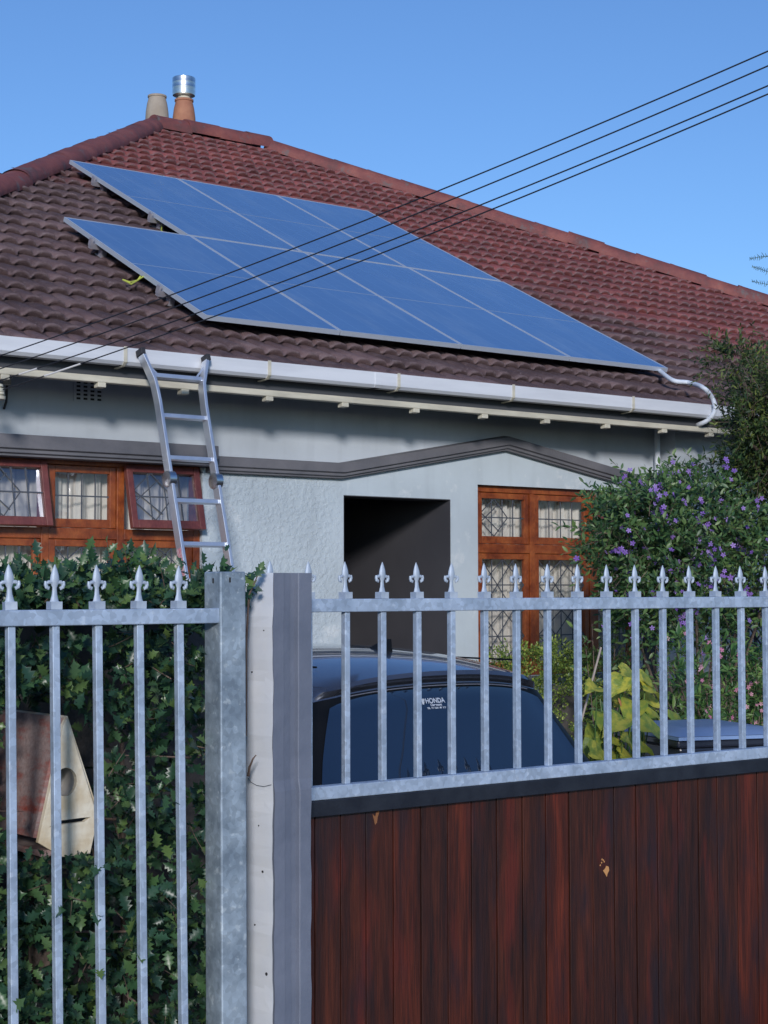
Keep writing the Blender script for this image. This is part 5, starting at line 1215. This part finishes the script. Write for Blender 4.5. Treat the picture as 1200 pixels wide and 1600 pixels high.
# taller loose stems before the window
def loose(name, label, cat, base, tipspx, Y, nl, leafsz, leafb, m, r=0.006, ln=0.12, side=7, seed=3, group=None, flower=None, stemm=None):
    rt = thing(name, label, cat, (base.x, Y, 0), group); st = []; dr = []; main = []
    for (px, py) in tipspx:
        e = onY(px, py, Y + random.uniform(-.15, .15)); b0_ = Vector((base.x + random.uniform(-.12, .12), Y + random.uniform(-.1, .1), 0)); mid = b0_.lerp(e, 0.5) + Vector((random.uniform(-.08, .08), 0, 0.1)); l = smooth_pts([b0_, mid, e], 8); main.append([np.array(p) for p in l])
        for i in range(side):
            t = 0.45 + 0.55 * (i + 1) / side; q_ = l[min(len(l) - 1, int(t * (len(l) - 1)))]; st.append(tuple(q_)); dr.append(nrm(np.array([rng.normal(0, 1), rng.normal(-.3, .7), rng.normal(0.5, .4)])))
    data = twigs(np.array(st), np.array(dr), ln, nl, 0.55, None, leafsz, droop=0.15)
    plant_build(rt, leafb, data, m); stems(rt, main, r, stemm or M['twig'], 'stem', 5); stems(rt, data[4], 0.002, M['twig'], 'twig', 3)
    if flower:
        tips = np.array([l[-1] for l in data[4]]); sel = tips[rng.choice(len(tips), min(flower, len(tips)), replace=False)]; sel = np.concatenate([sel, sel[:flower // 2] + rng.normal(0, .02, (len(sel[:flower // 2]), 3))])
        V, Fa = scatter(*flower5(), sel + np.array([0, -0.03, 0]), np.tile(np.array([-.6, -.8, .2]), (len(sel), 1)) + rng.normal(0, .4, (len(sel), 3)), rng.normal(0, 1, (len(sel), 3)), rng.uniform(.011, .018, len(sel))); arr_obj('blossom', V, Fa, M['pink_flower'], rt)
    return rt
loose('leafy_stems', 'slender green garden shoots standing in front of the window corner, left of the purple bush', 'plant', onY(950, 1100, 7.9), [(925, 975), (945, 1000), (965, 960), (985, 985), (1000, 945), (960, 1040), (915, 1010)], 7.9, 8, 0.055, leaf_simple(0.4, .05, .2), M['purple_leaf'], 0.005, 0.13, 7)
loose('pink_flower_bush', 'loose green bush with small pink flowers right of the yellow leaves', 'bush', onY(1110, 1100, 7.2), [(1025, 1010), (1050, 1040), (1070, 1060), (1095, 1010), (1120, 1010), (1140, 1040), (1160, 990), (1180, 1030), (1200, 1010), (1080, 1110), (1120, 1090), (1160, 1100), (1040, 1090), (1190, 1085), (1220, 1050), (1240, 1100), (1100, 1060), (1150, 1130), (1035, 1060), (1060, 1000), (1085, 1090), (1130, 1070), (1205, 1060), (1170, 1060)], 6.9, 11, 0.068, leaf_simple(0.26, .05, .25), M['pink_leaf'], 0.005, 0.15, 9, flower=80)
# low filling shrub behind the bin
c2_ = onY(1130, 1150, 8.3); fb = thing('low_shrub', 'low dark green shrub in the bed behind the pink flowers', 'shrub', (c2_.x, 8.3, 0))
s_, d_ = join(at_(1080, 1170, 8.3, 0.6, 0.3, 0.3, 380, 31), at_(1220, 1130, 8.4, 0.7, 0.4, 0.3, 420, 32), at_(1180, 1090, 8.6, 0.35, 0.3, 0.2, 160, 33))
data = twigs(s_, d_, 0.15, 10, 0.6, None, 0.06, droop=.2); plant_build(fb, leaf_simple(0.4, .05, .15), data, M['purple_leaf']); stems(fb, data[4][::2], 0.002, M['twig'], 'stem', 3)
# yellow-leaved plant
yb_ = onY(960, 1150, 6.1)
yp = thing('yellow_leaf_plant', 'plant with big yellowing heart-shaped leaves between the car and the bin', 'plant', (yb_.x, 6.1, 0))
spots = [(952, 1078, .6, .07, 6.12), (1000, 1062, .7, .06, 6.15), (985, 1104, -.7, .08, 6.05), (1018, 1122, .9, .07, 6.1), (950, 1165, .7, .07, 6.05), (925, 1160, -.6, .06, 6.1), (1000, 1175, .5, .07, 6.05), (925, 1083, -1, .088, 6.0), (975, 1058, .5, .085, 6.15), (965, 1066, -1, .080, 6.05), (990, 1085, 1, .075, 6.1), (1012, 1080, .8, .090, 6.1), (1008, 1098, .6, .065, 6.2), (968, 1130, -.6, .085, 6.0), (960, 1105, .3, .08, 6.2), (1005, 1140, .8, .095, 6.0), (935, 1120, -.8, .07, 6.1), (922, 1145, -1, .07, 6.2), (975, 1160, .5, .08, 6.0), (945, 1150, -.4, .065, 6.1), (990, 1120, .2, .07, 6.1), (1024, 1148, 1, .045, 6.2), (930, 1182, .8, .10, 6.0), (955, 1180, -.6, .08, 6.1), (975, 1185, .8, .07, 6.0), (1040, 1138, 1, .085, 6.4), (1055, 1130, 1, .07, 6.4), (940, 1095, .2, .06, 6.2), (985, 1150, -.2, .07, 6.2)]
Pp = []; Dd = []; Nn = []; Ss = []; ln_ = []
for (px, py, sx2, sz, Y) in spots:
    e = onY(px, py, Y); Pp.append(tuple(e - Vector((sx2 * sz * 0.5, 0, -sz * 0.3)))); Dd.append((sx2 + rng.normal(0, .15), -0.25 + rng.normal(0, .2), -0.25 + rng.normal(0, .25))); Nn.append((rng.normal(0, .3), -0.6, 0.8)); Ss.append(sz * 1.75 * rng.uniform(0.8, 1.2))
    ln_.append([np.array([yb_.x + rng.normal(0, .03), 6.1, 0]), np.array([(yb_.x + e.x) / 2, 6.1, e.z * 0.55]), np.array([e.x - sx2 * sz * 0.35, Y, e.z - 0.03]), np.array(Pp[-1])])
V, Fa = scatter(*leaf_heart(), np.array(Pp), np.array(Dd, float), np.array(Nn, float), np.array(Ss)); arr_obj('foliage', V, Fa, M['yellow_leaf'], yp, flat=False)
e = onY(1006, 1110, 6.0); V, Fa = scatter(*leaf_simple(0.25, .12, .1), np.array([tuple(onY(986, 1128, 6.0)), tuple(onY(966, 1090, 6.0))]), np.array([[0.75, -.1, .62], [.3, -.2, -1.0]]), np.array([[0, -.9, .4], [-.5, -.8, 0.]]), np.array([.085, .05])); arr_obj('withered_leaf', V, Fa, M['brown_leaf'], yp, flat=False)
stems(yp, [[np.array(p) for p in smooth_pts(l, 5)] for l in ln_], 0.005, M['pink_leaf'], 'stem', 6)
ck = MB().tube([onY(939, 1012, 6.25), onY(889, 1200, 6.0), onY(868, 1290, 5.9)], 0.0055, 6).build('garden_cane', mat('pale_cane', (0.42, 0.34, 0.28), 0.7)); tag(ck, 'pale thin cane leaning behind the bars left of the yellow leaves', 'cane')
# low garden wall behind the flowers + dark slatted security gate at the side passage
gwY = 8.75
gw = MB().box(PX(865, gwY), PX(1400, gwY), gwY, gwY + 0.11, 0, PZ(1050, 1062, gwY)).build('garden_wall', M['old_wall'], bevel=0.008); tag(gw, 'low grey garden wall behind the yellow leaves and pink flowers', 'wall')
sg_ = thing('security_gate', 'black metal trellis gate against the house behind the pink flowers at right', 'gate', (PX(1170, 9.4), 9.4, 0))
x0_, x1_ = PX(1130, 9.4), PX(1215, 9.4); z0_, z1_ = 0.2, PZ(1160, 925, 9.4)
mb = MB(); n = 7
for i in range(n + 1): x = x0_ + (x1_ - x0_) * i / n; mb.box(x - 0.012, x + 0.012, 9.39, 9.41, z0_, z1_)
mb.build('upright', M['black'], sg_)
mb = MB()
for i in range(n):
    xa_ = x0_ + (x1_ - x0_) * i / n; xb_ = x0_ + (x1_ - x0_) * (i + 1) / n; zz_ = z0_
    while zz_ < z1_ - 0.1: mb.bar((xa_, 9.38, zz_), (xb_, 9.38, zz_ + 0.1), 0.008, 0.014, (0, 1, 0)); mb.bar((xb_, 9.38, zz_), (xa_, 9.38, zz_ + 0.1), 0.008, 0.014, (0, 1, 0)); zz_ += 0.1
mb.build('lattice', M['black'], sg_)
mb = MB().box(x0_ - 0.03, x1_ + 0.03, 9.385, 9.415, z1_, z1_ + 0.04).box(x0_ - 0.03, x1_ + 0.03, 9.385, 9.415, z0_ - 0.04, z0_).build('frame', M['black'], sg_)

for o in S.objects:
    if 'w' in o: del o['w']
print('objects', len(S.objects), 'faces', sum(len(o.data.polygons) for o in S.objects if o.type == 'MESH'))
